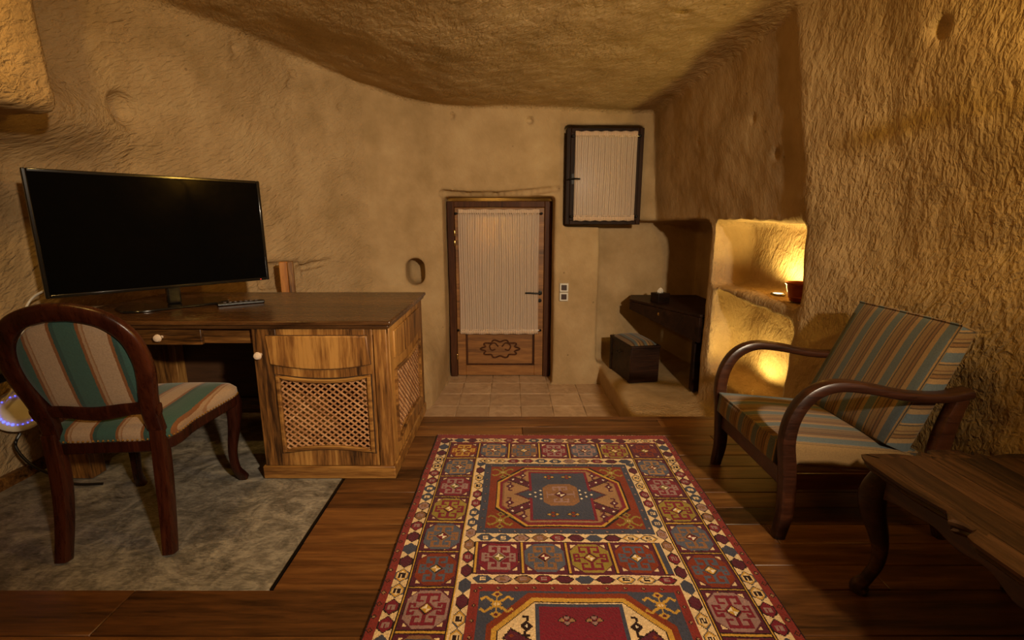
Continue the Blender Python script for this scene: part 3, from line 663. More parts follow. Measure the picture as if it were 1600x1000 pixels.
def cushion(c, hx, hy, hz, rot, name, pz=.018, px=.012, taper=0, nu=18):
    b = MB(); b.M = Matrix.Translation(c) @ Matrix.Rotation(rot, 4, 'Y')
    bl = lambda p, q: (1 - abs(2 * p - 1) ** 4) * (1 - abs(2 * q - 1) ** 4)
    tx = lambda x, z: x if x < 0 else x * (1 - taper * (z / hz + 1) / 2)
    for sg_ in (-1, 1):
        b.grid(lambda u, v: (tx(hx * (2 * u - 1), sg_ * hz), hy * (2 * v - 1), sg_ * (hz + pz * bl(u, v))), nu, nu)
        b.grid(lambda u, v: (tx(sg_ * hx, hz * (2 * v - 1)) + sg_ * px * bl(u, v), hy * (2 * u - 1), hz * (2 * v - 1)), nu, nu)
    ns = len(b.f)
    for sg_ in (-1, 1):
        b.grid(lambda u, v: (tx(hx * (2 * u - 1), hz * (2 * v - 1)), sg_ * (hy + .010 * bl(u, v)), hz * (2 * v - 1)), nu, nu)
    b.v = [(x - 1.33, y - 1.945, z) for x, y, z in b.v]
    me = bpy.data.meshes.new(name); me.from_pydata(b.v, [], b.f); bm = bmesh.new(); bm.from_mesh(me); bmesh.ops.remove_doubles(bm, verts=bm.verts, dist=.0008); bmesh.ops.recalc_face_normals(bm, faces=bm.faces)
    bm.to_mesh(me); bm.free(); me.polygons.foreach_set('use_smooth', [True] * len(me.polygons)); me.set_sharp_from_angle(angle=math.radians(60))
    o = link(name, me, M['armfab'], ac); me.materials.append(M['armfab' if rot < .2 else 'armband2'])
    me.polygons.foreach_set('material_index', [1 if abs(p.normal.y) > .8 else 0 for p in me.polygons]); bv = o.modifiers.new('b', 'BEVEL'); bv.width = .008; bv.segments = 3; bv.limit_method = 'ANGLE'; bv.angle_limit = math.radians(60)
    # piping
    for sg_ in (1,):
        pb = MB(); pb.M = b.M
        pb.sweep([(tx(hx * x, hz), hy * y, sg_ * hz, .008, .008) for x, y in [(-1, -1), (-.5, -1), (0, -1), (.5, -1), (1, -1), (1, 0), (1, 1), (.5, 1), (0, 1), (-.5, 1), (-1, 1), (-1, 0)]], (0, 0, 1), 6, 1, True)
        pb.v = [(x - 1.33, y - 1.945, z) for x, y, z in pb.v]; pb.build('piping', M['armfab'], o)
    return o
cushion((1.270, 1.945, .315), .270, .258, .045, math.radians(5), 'seat_cushion', .016, .010)
cushion((1.560, 1.945, .582), .046, .262, .252, math.radians(24), 'back_cushion', .010, .016, .7)

# ------------------------------------------------------------------ coffee table
tb = empty('coffee_table', (1.40, .93, 0)); tag(tb, 'dark carved walnut coffee table with scalloped edge and cabriole legs', 'table')
def scallop(n_, amp=.031):
    r = []
    for i in range(n_ + 1):
        u = i / n_; d = abs(u - .5) * 2
        o = 0
        if d < .16: o = amp * .9
        elif d < .22: o = amp * (.9 - 1.5 * (d - .16) / .06)
        elif d < .30: o = amp * (-.6 + 1.2 * (d - .22) / .08)
        elif d < .36: o = amp * (.6 - 1.2 * (d - .30) / .06)
        elif d < .60: o = -amp * .6 * (1 - (d - .36) / .24)
        elif d > .93: o = -amp * .5 * ((d - .93) / .07)
        r.append((u, o))
    return r
def outline(hx, hy, g):
    P = []
    for (ax, ay), (bx, by), (nx, ny) in [((-hx, hy), (-hx, -hy), (-1, 0)), ((-hx, -hy), (hx, -hy), (0, -1)), ((hx, -hy), (hx, hy), (1, 0)), ((hx, hy), (-hx, hy), (0, 1))]:
        for u, o in scallop(48)[:-1]:
            P.append(((ax + (bx - ax) * u + nx * o) * (1 + g / hx), (ay + (by - ay) * u + ny * o) * (1 + g / hy)))
    return P
hx, hy = .29, .485
MB_ = MB()
prof = [(-.030, .432), (-.010, .434), (-.002, .442), (-.008, .449), (.004, .456), (.006, .466), (-.002, .472), (-.03, .472)]
V_ = []; 
for g_, zz in prof: V_ += [(p[0], p[1], zz) for p in outline(hx, hy, g_)]
n = len(outline(hx, hy, 0))
MB_.add(V_, [(i * n + k, i * n + (k + 1) % n, (i + 1) * n + (k + 1) % n, (i + 1) * n + k) for i in range(len(prof) - 1) for k in range(n)] + [tuple(range(n))[::-1]])
tt_ = MB_.build('edge_moulding', M['tablewood'], tb)
for i in range(6):                                     # boards of the top
    w0 = -hx + .03 + (2 * hx - .06) * i / 6; w1 = -hx + .03 + (2 * hx - .06) * (i + 1) / 6
    MB().box((-(w1 - w0) / 2 + .0006, -hy + .03, .45), ((w1 - w0) / 2 - .0006, hy - .03, .4725)).build('top_board', M['tablewood'], tb, .0012, loc=((w0 + w1) / 2, 0, 0), seg=1)
top = MB().add([(p[0], p[1], .4712) for p in outline(hx, hy, -.028)], [tuple(range(n))]).build('top_border', M['tablewood'], tb)
# carved apron
for nm, L, fx in (('x', hx - .05, 1), ('y', hy - .05, 0)):
    for s in (-1, 1):
        pts = []; N_ = 60
        for i in range(N_ + 1):
            u = -1 + 2 * i / N_; d = abs(u)
            dz = .055 + .022 * math.exp(-(d / .22) ** 2) + .012 * math.cos(d * 17) * (1 - d) + .03 * max(0, d - .75) / .25
            pts.append((u * L, .434 - dz))
        pts = [(-L, .434)] + pts + [(L, .434)]
        off = (hy if fx else hx) - .045
        MB().prism(pts, s * off - .011, s * off + .011, 'y' if fx else 'x').build('apron', M['tablewood'], tb, .003)
for sx in (-1, 1):
    for sy in (-1, 1):
        d = Vector((sx, sy, 0)).normalized(); bx, by = sx * (hx - .055), sy * (hy - .055)
        row = [(.015, 0, .05, .05), (.028, .018, .048, .046), (.01, .055, .036, .036), (-.012, .13, .036, .038), (-.008, .20, .046, .048), (.016, .28, .062, .066), (.028, .345, .076, .078), (.016, .40, .07, .07), (.0, .434, .06, .06)]
        MB().sweep(crom([(bx + d.x * o, by + d.y * o, z, w_, h_) for o, z, w_, h_ in row], 5), (-d.y, d.x, 0), 12, .7).build('leg', M['tablewood'], tb)

# ------------------------------------------------------------------ alcove vanity, chest, tissue box
va = empty('vanity_shelf', (1.5, 4.1, .35)); tag(va, 'dark wedge-shaped wooden vanity shelf with a drawer fitted into the alcove', 'shelf')
def vp(mb, n, m, parent=va, **k): mb.v = [(x - 1.5, y - 4.1, z - .35) for x, y, z in mb.v]; return mb.build(n, m, parent, **k)
A_, B_ = (1.145, 4.52), (1.515, 3.74)
vp(MB().prism([(A_[0] - .02, A_[1] + .02), (B_[0] - .02, B_[1] - .0), (1.86, 3.76), (1.86, 4.80), (1.2, 4.80)], .445, .468), 'shelf_top', M['darkwood'], bevel=.004)
def face(p, q, za0, za1, zb0, zb1, th):
    d = Vector((q[0] - p[0], q[1] - p[1])).normalized(); nx, ny = d.y * th, -d.x * th
    return [(p[0], p[1], za0), (q[0], q[1], zb0), (q[0], q[1], zb1), (p[0], p[1], za1), (p[0] - nx, p[1] - ny, za0), (q[0] - nx, q[1] - ny, zb0), (q[0] - nx, q[1] - ny, zb1), (p[0] - nx, p[1] - ny, za1)]
BF = [(0, 1, 2, 3), (7, 6, 5, 4), (0, 4, 5, 1), (1, 5, 6, 2), (2, 6, 7, 3), (3, 7, 4, 0)]
vp(MB().add(face(A_, B_, .375, .445, .24, .445, -.03), BF), 'fascia', M['darkwood'], bevel=.003)
def at(u): return (A_[0] + (B_[0] - A_[0]) * u, A_[1] + (B_[1] - A_[1]) * u)
nrm = Vector((B_[1] - A_[1], -(B_[0] - A_[0]))).normalized()
def offp(p, d): return (p[0] + nrm.x * d, p[1] + nrm.y * d)
vd = vp(MB().add(face(offp(at(.16), .008), offp(at(.80), .008), .375, .437, .345, .437, -.012), BF), 'drawer', M['darkwood'], bevel=.003)
kb = MB(); pk = offp(at(.46), .008); kb.M = Matrix.Translation((pk[0], pk[1], .395)) @ Vector((0, 0, 1)).rotation_difference(Vector((nrm.x, nrm.y, 0))).to_matrix().to_4x4(); kb.lathe([(.006, 0), (.006, .01), (.013, .015), (.013, .022), (.004, .027)], 12); vp(kb, 'knob', M['brass'], vd)
vp(MB().prism([(3.76, .25), (3.80, .25), (4.05, .36), (4.05, .43), (3.76, .43)], 1.535, 1.60, 'x').box((1.50, 3.82, -.2), (1.56, 3.88, .30)), 'bracket', M['darkwood'], bevel=.003)
tx = empty('tissue_box', (1.36, 4.36, .4685), .35); tag(tx, 'small dark tissue box on the alcove vanity shelf', 'box')
MB().box((-.062, -.06, 0), (.062, .06, .085)).build('box_body', M['darkwood'], tx, .004)
ts = MB(); ts.grid(lambda u, v: ((u - .5) * .06 * (1 - .4 * v), .012 * math.sin(u * 9 + v * 3), .08 + v * .045 + .008 * math.sin(u * 12)), 12, 4); ts.build('tissue', M['paper'], tx, solid=.0015)
st_ = empty('chest_stool', (1.135, 4.32, -.215), math.radians(11)); tag(st_, 'dark wooden chest with striped cushion on the rock ledge by the door', 'chest')
sb_ = MB().box((-.135, -.235, .0), (.135, .235, .315)).build('chest_body', M['darkwood'], st_, .005)
for s in (-1, 1):
    MB().box((-.142, s * .21 - .02, 0), (-.132, s * .21 + .02, .315)).build('corner_strip', M['darkwood'], st_, .002)
MB().box((-.142, -.242, .312), (.142, .242, .335)).build('lid', M['darkwood'], st_, .005)
MB().tube([(-.142, -.03, .24), (-.158, -.02, .225), (-.158, .02, .225), (-.142, .03, .24)], .005).build('handle', M['iron'], st_)
MB().grid(lambda u, v: ((u - .5) * .25, (v - .5) * .43, .335 + .035 * (1 - abs(2 * u - 1) ** 5) * (1 - abs(2 * v - 1) ** 5)), 12, 14).build('cushion', M['stoolfab'], st_)

# ------------------------------------------------------------------ niche lamps and copper bowl
for (x, y, z, lb, e) in ((1.735, 3.10, .722, 'glowing recessed spotlight in the floor of the upper rock niche', 24.0), (1.70, 3.28, .0, 'glowing recessed spotlight in the floor of the lower rock niche', 20.0)):
    r = empty('recessed_spotlight', (x, y, z)); tag(r, lb, 'spotlight', 'niche spotlights')
    MB().lathe([(.045, -.03), (.045, .012), (.040, .016), (.033, .016), (.033, -.02)], 24).build('trim_ring', M['chrome'], r)
    MB().lathe([(.033, -.01), (.032, .010), (.004, .013)], 20).build('lens', M['glow'], r)
    d = lamp('spotlight_beam', 'SPOT', (x, y, z + .025), e, (1, .72, .22), .02, (math.pi, 0, 0), math.radians(165), .6); d.parent = r; d.location = (0, 0, .025)
cw = empty('copper_bowl', (1.735, 2.86, .722)); tag(cw, 'hammered copper bowl at the near end of the upper rock niche', 'bowl')
MB().lathe([(.03, 0), (.052, .002), (.058, .012), (.075, .075), (.080, .10), (.088, .108), (.088, .116), (.078, .112), (.070, .08), (.052, .02), (.01, .014)], 28).build('bowl_body', M['copper'], cw)
MB().lathe([(.059, .02), (.064, .024), (.066, .03), (.063, .034)], 28).build('rim_band', M['copper'], cw)

# ------------------------------------------------------------------ honey-coloured post and rubble behind desk
ps = empty('wooden_post', (-1.69, 3.62, .62), .35); tag(ps, 'honey-coloured wooden post end in the wall slot behind the desk', 'post')
MB().box((-.055, -.035, 0), (.0, .035, .28)).build('post_board', M['postwood'], ps, .004)
MB().box((.001, -.025, 0), (.04, .04, .28)).build('side_board', M['desk_z'], ps, .004)
# ------------------------------------------------------------------ router and cables on left wall
ro = empty('wifi_router', (-2.25, 2.06, .35)); tag(ro, 'oval white router with blue lights on the left rock wall', 'router'); ro.rotation_euler = (0, math.radians(62), math.radians(-38))
MB().lathe([(.04, -.012), (.085, -.008), (.095, .004), (.085, .016), (.04, .026), (.003, .029)], 32).build('router_body', M['white'], ro)
lg = MB()
for k in range(26):
    a = 2 * math.pi * k / 26; big = 1.0 if 19 <= k <= 24 else .4
    lg.box((.068 * math.cos(a) - .004 * big, .068 * math.sin(a) - .004 * big, .0195), (.068 * math.cos(a) + .004 * big, .068 * math.sin(a) + .004 * big, .0235))
tag(lg.build('status_lights', M['led'], ro), 'ring of blue status lights', kind='stuff')
cb = MB(); cb.tube([(-2.20, 2.00, .27), (-2.20, 1.97, .22), (-2.14, 1.96, .14), (-2.06, 1.98, .07), (-2.0, 2.0, .02), (-1.9, 2.03, .004)], .006); tag(cb.build('router_cable', M['black']), 'black cable drooping from the router towards the desk', 'cable')
pa = empty('power_adapter', (-2.27, 1.98, .52), .1); tag(pa, 'black power adapter on the left wall above the router', 'adapter')
MB().box((-.05, -.10, -.02), (.03, .10, .025)).build('adapter_body', M['black'], pa, .006)
MB().tube([(.02, .09, 0), (.05, .13, -.02), (.04, .10, -.06), (.03, .05, -.08)], .004).build('adapter_cord', M['white'], pa)

# ------------------------------------------------------------------ lamps out of view
for (x, y, z, rz, lb) in ((1.53, 1.0, 1.78, 0, 'rock-wall uplight bowl beside the coffee table'), (-1.50, 1.30, 1.92, math.pi, 'uplight bowl under the overhanging rock block')):
    r = empty('wall_sconce', (x, y, z), rz); tag(r, lb, 'lamp', 'wall uplights')
    MB().lathe([(.012, -.07), (.035, -.06), (.048, -.02), (.044, -.02), (.030, -.05), (.004, -.055)], 24).build('sconce_bowl', M['iron'], r)
    MB().tube([(.03, 0, -.055), (.15, 0, -.10), (.38, 0, -.08)], .010).build('sconce_arm', M['iron'], r)
cr = empty('ceiling_spotlight', SPOT_AT); tag(cr, 'black spotlight hanging from the ceiling behind the viewer', 'lamp')
hb = MB(); hb.M = (SPOT_TO - SPOT_AT).to_track_quat('Z', 'Y').to_matrix().to_4x4(); hb.lathe([(.03, -.20), (.05, -.19), (.06, -.03), (.056, -.03), (.046, -.12), (.004, -.13)], 20); hb.build('lamp_housing', M['iron'], cr)
MB().tube([(0, .0, .42), (-.0, -.0, .30), (.02, -.09, .16), (.02, -.12, .06)], .010).build('lamp_stem', M['iron'], cr)

# ------------------------------------------------------------------ rug (knot by knot)
RW, RL, K = 1.30, 2.14, .004
nu, nv = int(round(RW / K)), int(round(RL / K))
U, Vv = np.meshgrid((np.arange(nu) + .5) * K, (np.arange(nv) + .5) * K, indexing='ij')
C = {k: np.array(lin(v)[:3]) for k, v in dict(cream='#e3c79a', crim='#7a2030', rust='#80341b', navy='#434658', blue='#555a6c', gold='#c69a3f', olive='#958136', brown='#8a6242', mauve='#9b7b76', dk='#2a1714', wine='#582030', guard='#84302a', tan='#a07a54', white='#efe0c4').items()}
R = np.empty((nu, nv, 3)); R[:] = C['guard']
def rect(u0, v0, u1, v1, c): R[(U >= u0) & (U < u1) & (Vv >= v0) & (Vv < v1)] = C[c]
def poly(P, c):
    P = np.array(P); u0, v0 = P.min(0) - K; u1, v1 = P.max(0) + K
    i0, i1, j0, j1 = max(int(u0 / K), 0), min(int(u1 / K) + 2, nu), max(int(v0 / K), 0), min(int(v1 / K) + 2, nv)
    if i1 <= i0 or j1 <= j0: return
    x, y = U[i0:i1, j0:j1], Vv[i0:i1, j0:j1]; ins = np.zeros(x.shape, bool)
    for (xa, ya_), (xb_, yb2) in zip(P, np.roll(P, -1, 0)):
        if ya_ == yb2: continue
        ins ^= ((ya_ > y) != (yb2 > y)) & (x < (xb_ - xa) * (y - ya_) / (yb2 - ya_) + xa)
    R[i0:i1, j0:j1][ins] = C[c]
def diamond(u, v, a, b, c): poly([(u - a, v), (u, v - b), (u + a, v), (u, v + b)], c)
def octo(u0, v0, u1, v1, cu, cv_, c): poly([(u0 + cu, v0), (u1 - cu, v0), (u1, v0 + cv_), (u1, v1 - cv_), (u1 - cu, v1), (u0 + cu, v1), (u0, v1 - cv_), (u0, v0 + cv_)], c)
def line(a, b, w_, c):
    a, b = np.array(a), np.array(b); d = (b - a) / np.linalg.norm(b - a); nn_ = np.array([-d[1], d[0]]) * w_ / 2; poly([a + nn_, b + nn_, b - nn_, a - nn_], c)
HEXC = [('wine', None), ('navy', None), ('wine', None), ('cream', 'dk'), ('cream', 'dk'), ('crim', 'mauve'), ('crim', 'mauve'), ('navy', 'cream'), ('navy', 'cream'), ('mauve', 'brown'), ('brown', 'mauve'), ('crim', 'mauve')]
def hexrow(a0, a1, b0, b1, vert, pitch, seed=0):
    """chain of hexagons on a cream band; vert: band runs along v"""
    rect(*( (b0, a0, b1, a1) if vert else (a0, b0, a1, b1)), 'cream')
    nk = max(1, int(round((a1 - a0) / pitch))); p = (a1 - a0) / nk; m = (b0 + b1) / 2; hb = (b1 - b0) / 2 * .93
    for k in range(nk):
        c = a0 + (k + .5) * p; h_ = p * .5; body, ins_ = HEXC[((k + seed) // 1) % len(HEXC)]
        def hx_(s, col):
            P = [(c - h_ * s, m), (c - h_ * .42 * s, m - hb * s), (c + h_ * .42 * s, m - hb * s), (c + h_ * s, m), (c + h_ * .42 * s, m + hb * s), (c - h_ * .42 * s, m + hb * s)]
            poly([(q, r) if not vert else (r, q) for q, r in P], col)
        hx_(1, 'navy' if body in ('navy', 'cream') else 'dk'); hx_(.84, body if body != 'cream' else 'gold')
        if body == 'navy' and ins_: hx_(.55, 'navy')
        if body == 'cream': hx_(.66, 'cream')
        if ins_:
            for q0, r0, q1, r1 in [(-.3, -.45, .3, -.2), (-.3, -.45, -.12, .1), (-.3, -.08, .3, .12), (.12, 0, .3, .45), (-.3, .25, .3, .45)]:
                P = (c + q0 * h_, m + r0 * hb, c + q1 * h_, m + r1 * hb)
                rect(*(P if not vert else (P[1], P[0], P[3], P[2])), ins_)
CELL = [('blue', 'tan', 'rust'), ('crim', 'mauve', 'olive'), ('olive', 'crim', 'white'), ('blue', 'brown', 'crim'), ('rust', 'blue', 'white'), ('mauve', 'crim', 'white'), ('brown', 'navy', 'olive')]
def cell(u0, v0, u1, v1, kind):
    g, mo, ce = kind; du, dv = u1 - u0, v1 - v0
    rect(u0, v0, u1, v1, 'wine')
    octo(u0 + .006, v0 + .006, u1 - .006, v1 - .006, .055, .055, 'dk'); 
    for su in (0, 1):
        for sv in (0, 1):
            cu_, cv_ = (u0 + .008, u1 - .008)[su], (v0 + .008, v1 - .008)[sv]; a = 1 if su == 0 else -1; b = 1 if sv == 0 else -1
            poly([(cu_, cv_), (cu_ + a * .05, cv_), (cu_, cv_ + b * .05)], 'wine'); line((cu_ + a * .052, cv_ + b * .002), (cu_ + a * .002, cv_ + b * .052), .011, 'gold'); poly([(cu_ + a * .006, cv_ + b * .006), (cu_ + a * .024, cv_ + b * .006), (cu_ + a * .006, cv_ + b * .024)], 'cream')
    octo(u0 + .007, v0 + .007, u1 - .007, v1 - .007, .038, .038, g)
    def rr(a, b, c, d, col=mo): rect(u0 + a * du, v0 + b * dv, u0 + c * du, v0 + d * dv, col)
    for fy in (0, 1):
        Y_ = (lambda b, d: (b, d)) if fy == 0 else (lambda b, d: (1 - d, 1 - b))
        for a, b, c, d in [(.46, .14, .54, .42), (.25, .12, .75, .185), (.25, .12, .315, .34), (.685, .12, .75, .34), (.25, .28, .41, .34), (.59, .28, .75, .34)]:
            b, d = Y_(b, d); rr(a, b, c, d)
        for a, b, c, d in [(.10, .36, .16, .64), (.10, .36, .27, .42), (.10, .58, .27, .64), (.21, .36, .27, .46), (.21, .54, .27, .64), (.14, .47, .42, .53)]:
            if fy: a, c = 1 - c, 1 - a
            rr(a, b, c, d)
    cu_, cv_ = (u0 + u1) / 2, (v0 + v1) / 2
    diamond(cu_, cv_, .030, .030, mo); diamond(cu_, cv_, .024, .024, 'dk'); diamond(cu_, cv_, .019, .019, ce if ce != 'white' else 'gold')
    poly([(cu_, cv_), (cu_ - .017, cv_), (cu_, cv_ - .017)], 'white'); poly([(cu_, cv_), (cu_ + .017, cv_), (cu_, cv_ + .017)], 'white')
def goldline(u0, v0, u1, v1): rect(u0 - .004, v0 - .004, u1 + .004, v1 + .004, 'dk'); rect(u0, v0, u1, v1, 'gold')
def hook(u, v, s, c):
    diamond(u, v, .022 * s, .022 * s, c); diamond(u, v, .010 * s, .010 * s, 'cream')
    for a in (-1, 1):
        for b in (-1, 1):
            line((u + a * .008 * s, v + b * .008 * s), (u + a * .042 * s, v + b * .036 * s), .011 * s, c); line((u + a * .042 * s, v + b * .038 * s), (u + a * .060 * s, v + b * .022 * s), .011 * s, c)
        diamond(u, v + a * .048 * s, .022 * s, .017 * s, c); diamond(u, v + a * .048 * s, .009 * s, .008 * s, 'wine'); line((u, v), (u, v + a * .04 * s), .009 * s, c)
def bug(u, v, s, c):
    diamond(u, v, .022 * s, .024 * s, c); diamond(u, v, .006 * s, .007 * s, 'white')
    for b in (-1, 1): line((u - b * .004, v + b * .02 * s), (u - b * .004, v + b * .038 * s), .008 * s, c); line((u - b * .006, v + b * .038 * s), (u + b * .014 * s, v + b * .038 * s), .008 * s, c)
def flower(u, v, c1, c2):
    for a, b in ((-1, 0), (1, 0), (0, -1), (0, 1)): diamond(u + a * .017, v + b * .011, .013, .010, 'dk')
    for a, b, c in ((-1, 0, c1), (1, 0, c1), (0, -1, c2), (0, 1, c2)): diamond(u + a * .016, v + b * .010, .010, .008, c)
def panel(u0, v0, u1, v1, fld, brd, inn, rc, edge, dots, acc, crn):
    rect(u0, v0, u1, v1, brd); B = .030
    for k in range(int((u1 - u0) / .06)):
        for vv in (v0 + B / 2, v1 - B / 2): diamond(u0 + .03 + k * .06, vv, .008, .008, 'dk'); diamond(u0 + .03 + k * .06, vv, .005, .005, dots)
    for k in range(int((v1 - v0) / .06)):
        for uu in (u0 + B / 2, u1 - B / 2): diamond(uu, v0 + .03 + k * .06, .008, .008, 'dk'); diamond(uu, v0 + .03 + k * .06, .005, .005, dots)
    rect(u0 + B, v0 + B, u1 - B, v1 - B, fld)
    a0, b0, a1, b1 = u0 + .068, v0 + .046, u1 - .068, v1 - .046; cx_, cy_ = (u0 + u1) / 2, (v0 + v1) / 2; ch_ = .125
    octo(a0 - .007, b0 - .007, a1 + .007, b1 + .007, ch_, ch_, 'dk' if fld == 'rust' else 'rust')
    for g_, c in edge: octo(a0 + g_, b0 + g_, a1 - g_, b1 - g_, ch_ - g_ * .5, ch_ - g_ * .5, c)
    g_ = edge[-1][0]; 
    r0, r1 = cx_ - .125, cx_ + .125
    for s in (-1, 1):
        for q in (-1, 1):
            line((cx_ + s * .09, cy_ + q * .045), (cx_ + s * .225, cy_ + q * .135), .045, 'dk'); line((cx_ + s * .09, cy_ + q * .045), (cx_ + s * .221, cy_ + q * .132), .036, 'wine')
            for k in range(3): f = .35 + .28 * k; diamond(cx_ + s * (.09 + .132 * f), cy_ + q * (.045 + .088 * f), .007, .007, acc)
            bug(cx_ + s * .165, cy_ + q * .160, .9, 'wine' if inn != 'cream' else 'dk'); bug(cx_ + s * .225, cy_ + q * .065, .9, 'wine' if inn != 'cream' else 'dk')
        poly([(cx_ + s * .10, cy_ - .07), (cx_ + s * .205, cy_), (cx_ + s * .10, cy_ + .07)], 'wine'); poly([(cx_ + s * .09, cy_ - .065), (cx_ + s * .192, cy_), (cx_ + s * .09, cy_ + .065)], 'navy')
    rect(r0 - .012, b0 + g_ + .006, r1 + .012, b1 - g_ - .006, 'crim' if rc == 'navy' else 'navy'); rect(r0, b0 + g_ + .016, r1, b1 - g_ - .016, rc)
    for s in (-1, 1):
        poly([(cx_ + s * .09, cy_ - .055), (cx_ + s * .172, cy_), (cx_ + s * .09, cy_ + .055)], 'navy')
        for i in range(4):
            for j in range(-3, 4):
                uu = cx_ + s * (.088 + i * .024); 
                if abs(j) <= 3 - i and (i + j) % 2 == 0: diamond(uu, cy_ + j * .016, .005, .005, 'white')
        for q in (-1, 1): flower(cx_ + s * .042, cy_ + q * (b1 - b0) * .325, 'gold' if rc == 'navy' else 'tan', 'rust' if rc == 'navy' else 'mauve')
    octo(cx_ - .078, cy_ - .085, cx_ + .078, cy_ + .085, .03, .03, 'brown' if rc == 'navy' else 'dk')
    if rc != 'navy': octo(cx_ - .072, cy_ - .079, cx_ + .072, cy_ + .079, .03, .03, 'gold')
    k0 = R.copy(); sv = (cx_ - .075, cy_ - .08, cx_ + .075, cy_ + .08)
    mo = 'mauve' if rc == 'navy' else 'crim'
    for a, b, c, d in [(-.006, -.06, .006, .06), (-.035, -.064, .035, -.054), (-.035, .054, .035, .064), (-.06, -.005, .06, .005), (-.064, -.025, -.056, .025), (.056, -.025, .064, .025), (-.035, -.064, -.027, -.035), (.027, -.064, .035, -.035), (-.035, .035, -.027, .064), (.027, .035, .035, .064), (-.035, -.042, -.016, -.035), (.016, -.042, .035, -.035), (-.035, .035, -.016, .042), (.016, .035, .035, .042)]: rect(cx_ + a, cy_ + b, cx_ + c, cy_ + d, mo)
    diamond(cx_, cy_, .028, .03, 'wine'); poly([(cx_, cy_), (cx_ - .02, cy_), (cx_, cy_ - .02)], 'white'); poly([(cx_, cy_), (cx_ + .02, cy_), (cx_, cy_ + .02)], 'white')
    for s in (-1, 1):
        for q in (-1, 1): hook(cx_ + s * ((u1 - u0) / 2 - .088), cy_ + q * ((v1 - v0) / 2 - .084), .85, crn)
# guard border with dots
for k in range(int(RL / .05)):
    for uu in (.018, RW - .018): diamond(uu, .03 + k * .05, .010, .010, 'dk'); diamond(uu, .03 + k * .05, .006, .006, 'tan' if k % 2 else 'rust')
rect(0, 0, .008, RL, 'dk'); rect(RW - .008, 0, RW, RL, 'dk')
e0, e1 = .036, RL - .045
hexrow(.036, RW - .036, .047, .092, False, .067, 0); hexrow(.036, RW - .036, RL - .09, RL - .047, False, .067, 2)
hexrow(.047, RL - .047, .036, .084, True, .069, 0); hexrow(.047, RL - .047, RW - .084, RW - .036, True, .069, 0)
ci0, ci1 = .092, RW - .092                                    # cells zone
goldline(.088, .098, .093, RL - .098); goldline(RW - .093, .098, RW - .088, RL - .098); 
p7 = (ci1 - ci0) / 7
TOPK = [('rust', 'gold', 'white'), CELL[0], ('brown', 'blue', 'white'), CELL[1], ('blue', 'mauve', 'rust'), CELL[2], ('wine', 'rust', 'olive')]
for row in (.104, RL - .104 - .163):
    for k in range(7):
        cell(ci0 + k * p7 + .005, row, ci0 + (k + 1) * p7 - .005, row + .163, TOPK[k])
        if k: goldline(ci0 + k * p7 - .004, row, ci0 + k * p7 + .004, row + .163)
cw_ = .150
SEQ = [CELL[0], CELL[1], CELL[2], CELL[3], CELL[4], CELL[5], CELL[6], CELL[0], CELL[1], CELL[2]]
vtop = .272; npch = (RL - 2 * vtop) / 9
for k in range(9):
    va_, vb_ = vtop + k * npch, vtop + (k + 1) * npch
    for ua in (ci0 + .004, ci1 - cw_ - .004): cell(ua, va_ + .005, ua + cw_, vb_ - .005, SEQ[k]); goldline(ua, va_ - .003, ua + cw_, va_ + .003)
fi0, fi1 = ci0 + cw_ + .012, ci1 - cw_ - .012
goldline(fi0 - .006, vtop, fi0 - .001, RL - vtop); goldline(fi1 + .001, vtop, fi1 + .006, RL - vtop)
rect(fi0, vtop, fi1, RL - vtop, 'cream')
hexrow(vtop + .02, RL - vtop, fi0 + .003, fi0 + .046, True, .069, 1); hexrow(vtop + .02, RL - vtop, fi1 - .046, fi1 - .003, True, .069, 1)
q0, q1 = fi0 + .048, fi1 - .048
hexrow(fi0 + .01, fi1 - .01, vtop + .008, .322, False, .068, 3)
panel(q0, .328, q1, .876, 'rust', 'navy', 'brown', 'navy', [(0, 'gold'), (.010, 'crim'), (.024, 'brown'), (.030, 'tan')], 'mauve', 'white', 'olive')
hexrow(q0, q1, .880, .923, False, .068, 7)
rect(q0, .923, q1, 1.097, 'wine'); goldline(q0 + .002, .93, q0 + .01, 1.088)
for k in range(4):
    cell(q0 + .012 + k * .165, .928, q0 + .012 + k * .165 + .155, 1.09, [CELL[1], CELL[3], CELL[2], CELL[4]][k]); goldline(q0 + .170 + k * .165, .928, q0 + .178 + k * .165, 1.09)
rect(q0 + .675, .93, q1, 1.088, 'navy')
hexrow(q0, q1, 1.098, 1.136, False, .068, 8)
panel(q0, 1.142, q1, 1.80, 'navy', 'guard', 'cream', 'crim', [(0, 'rust'), (.012, 'gold'), (.028, 'dk'), (.032, 'cream')], 'tan', 'rust', 'gold')
hexrow(q0, q1, 1.806, RL - vtop, False, .068, 2)
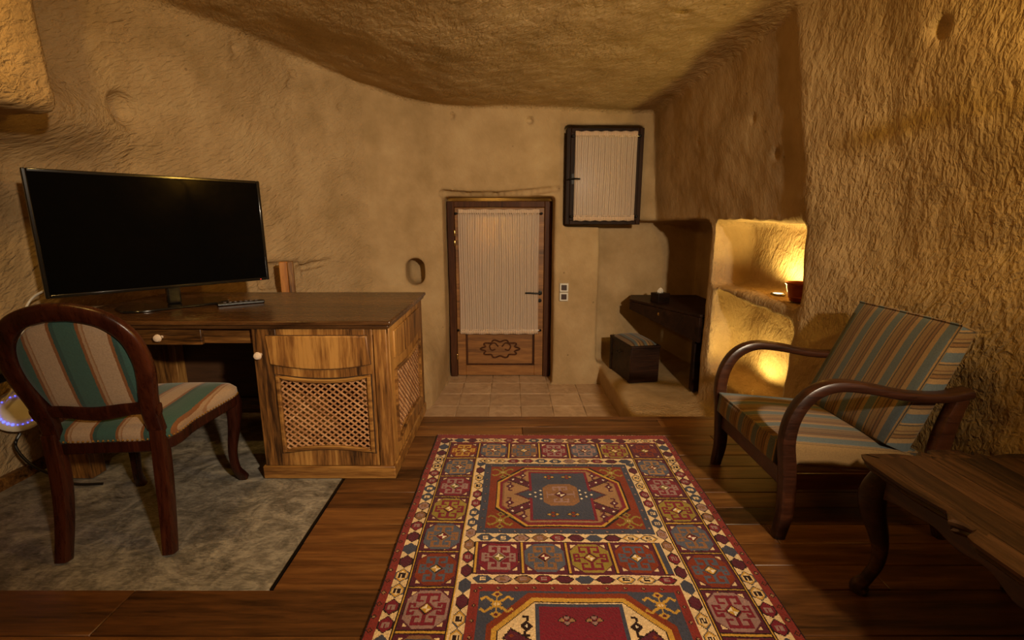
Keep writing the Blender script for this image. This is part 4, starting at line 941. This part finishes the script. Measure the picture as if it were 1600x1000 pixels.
# knot irregularity in dye
rg = np.random.default_rng(3)
R = R * (1 + rg.normal(0, .07, (nu, nv, 1))) * (1 + .06 * np.sin(Vv * 37 + 2 * np.sin(Vv * 11))[:, :, None])
R = np.clip(R, 0, 1)
gi, gj = np.meshgrid(np.arange(nu + 1), np.arange(nv + 1), indexing='ij')
wav = .0016 * np.sin(gj * .05) + .0012 * np.sin(gj * .021 + 1)
hz_ = .009 + .0009 * np.sin(gi * .09 + gj * .03) + rg.normal(0, .0005, gi.shape)
hz_[0] = hz_[-1] = .002
VR = np.stack([gi * K - RW / 2 + wav, -gj * K, hz_], -1).reshape(-1, 3)
qi, qj = np.meshgrid(np.arange(nu), np.arange(nv), indexing='ij'); a = (qi * (nv + 1) + qj).ravel()
FQ = np.stack([a, a + 1, a + nv + 2, a + nv + 1], 1)
t = NT('wool_pile', .95, .08); at_ = t.n('Attribute', attribute_name='knots'); fz = t.noise(t.coord(), 330, 2, .7)
t.color(t.mix(t.math('MULTIPLY', fz, .5), at_.outputs['Color'], t.mix(.5, at_.outputs['Color'], (.01, .006, .004, 1)))); t.normal(t.bump(fz, .5, .003)); t.b.inputs['Sheen Weight'].default_value = .1
me = bpy.data.meshes.new('pile'); me.from_pydata(VR.tolist(), [], FQ.tolist())
ca = me.attributes.new('knots', 'FLOAT_COLOR', 'FACE'); ca.data.foreach_set('color', np.concatenate([R, np.ones((nu, nv, 1))], 2).reshape(-1).astype(np.float32))
rug = empty('rug', (.222, 2.532, .001), math.radians(-.6)); tag(rug, 'red, navy and cream geometric medallion rug on the plank floor', 'rug')
link('pile', me, t.m, rug)
MB().box((-RW / 2 + .004, -RL, 0), (RW / 2 - .004, 0, .003)).build('backing', M['under'], rug)
fr = MB()
for k in range(330):
    x = -RW / 2 + .004 + k * (RW - .008) / 330
    for s, yy in ((1, 0), (-1, -RL)):
        dx = random.uniform(-.004, .004); L = random.uniform(.010, .017)
        fr.add([(x, yy, .004), (x + .0035, yy, .004), (x + .0035 + dx, yy + s * L, .0012), (x + dx, yy + s * L, .0012), (x, yy, .007), (x + .0035, yy, .007), (x + .0035 + dx, yy + s * L, .003), (x + dx, yy + s * L, .003)], [(3, 2, 1, 0), (4, 5, 6, 7), (0, 1, 5, 4), (1, 2, 6, 5), (2, 3, 7, 6), (3, 0, 4, 7)])
tag(fr.build('fringe', M['hem'], rug, smooth=False), 'cream knotted fringe', kind='stuff')
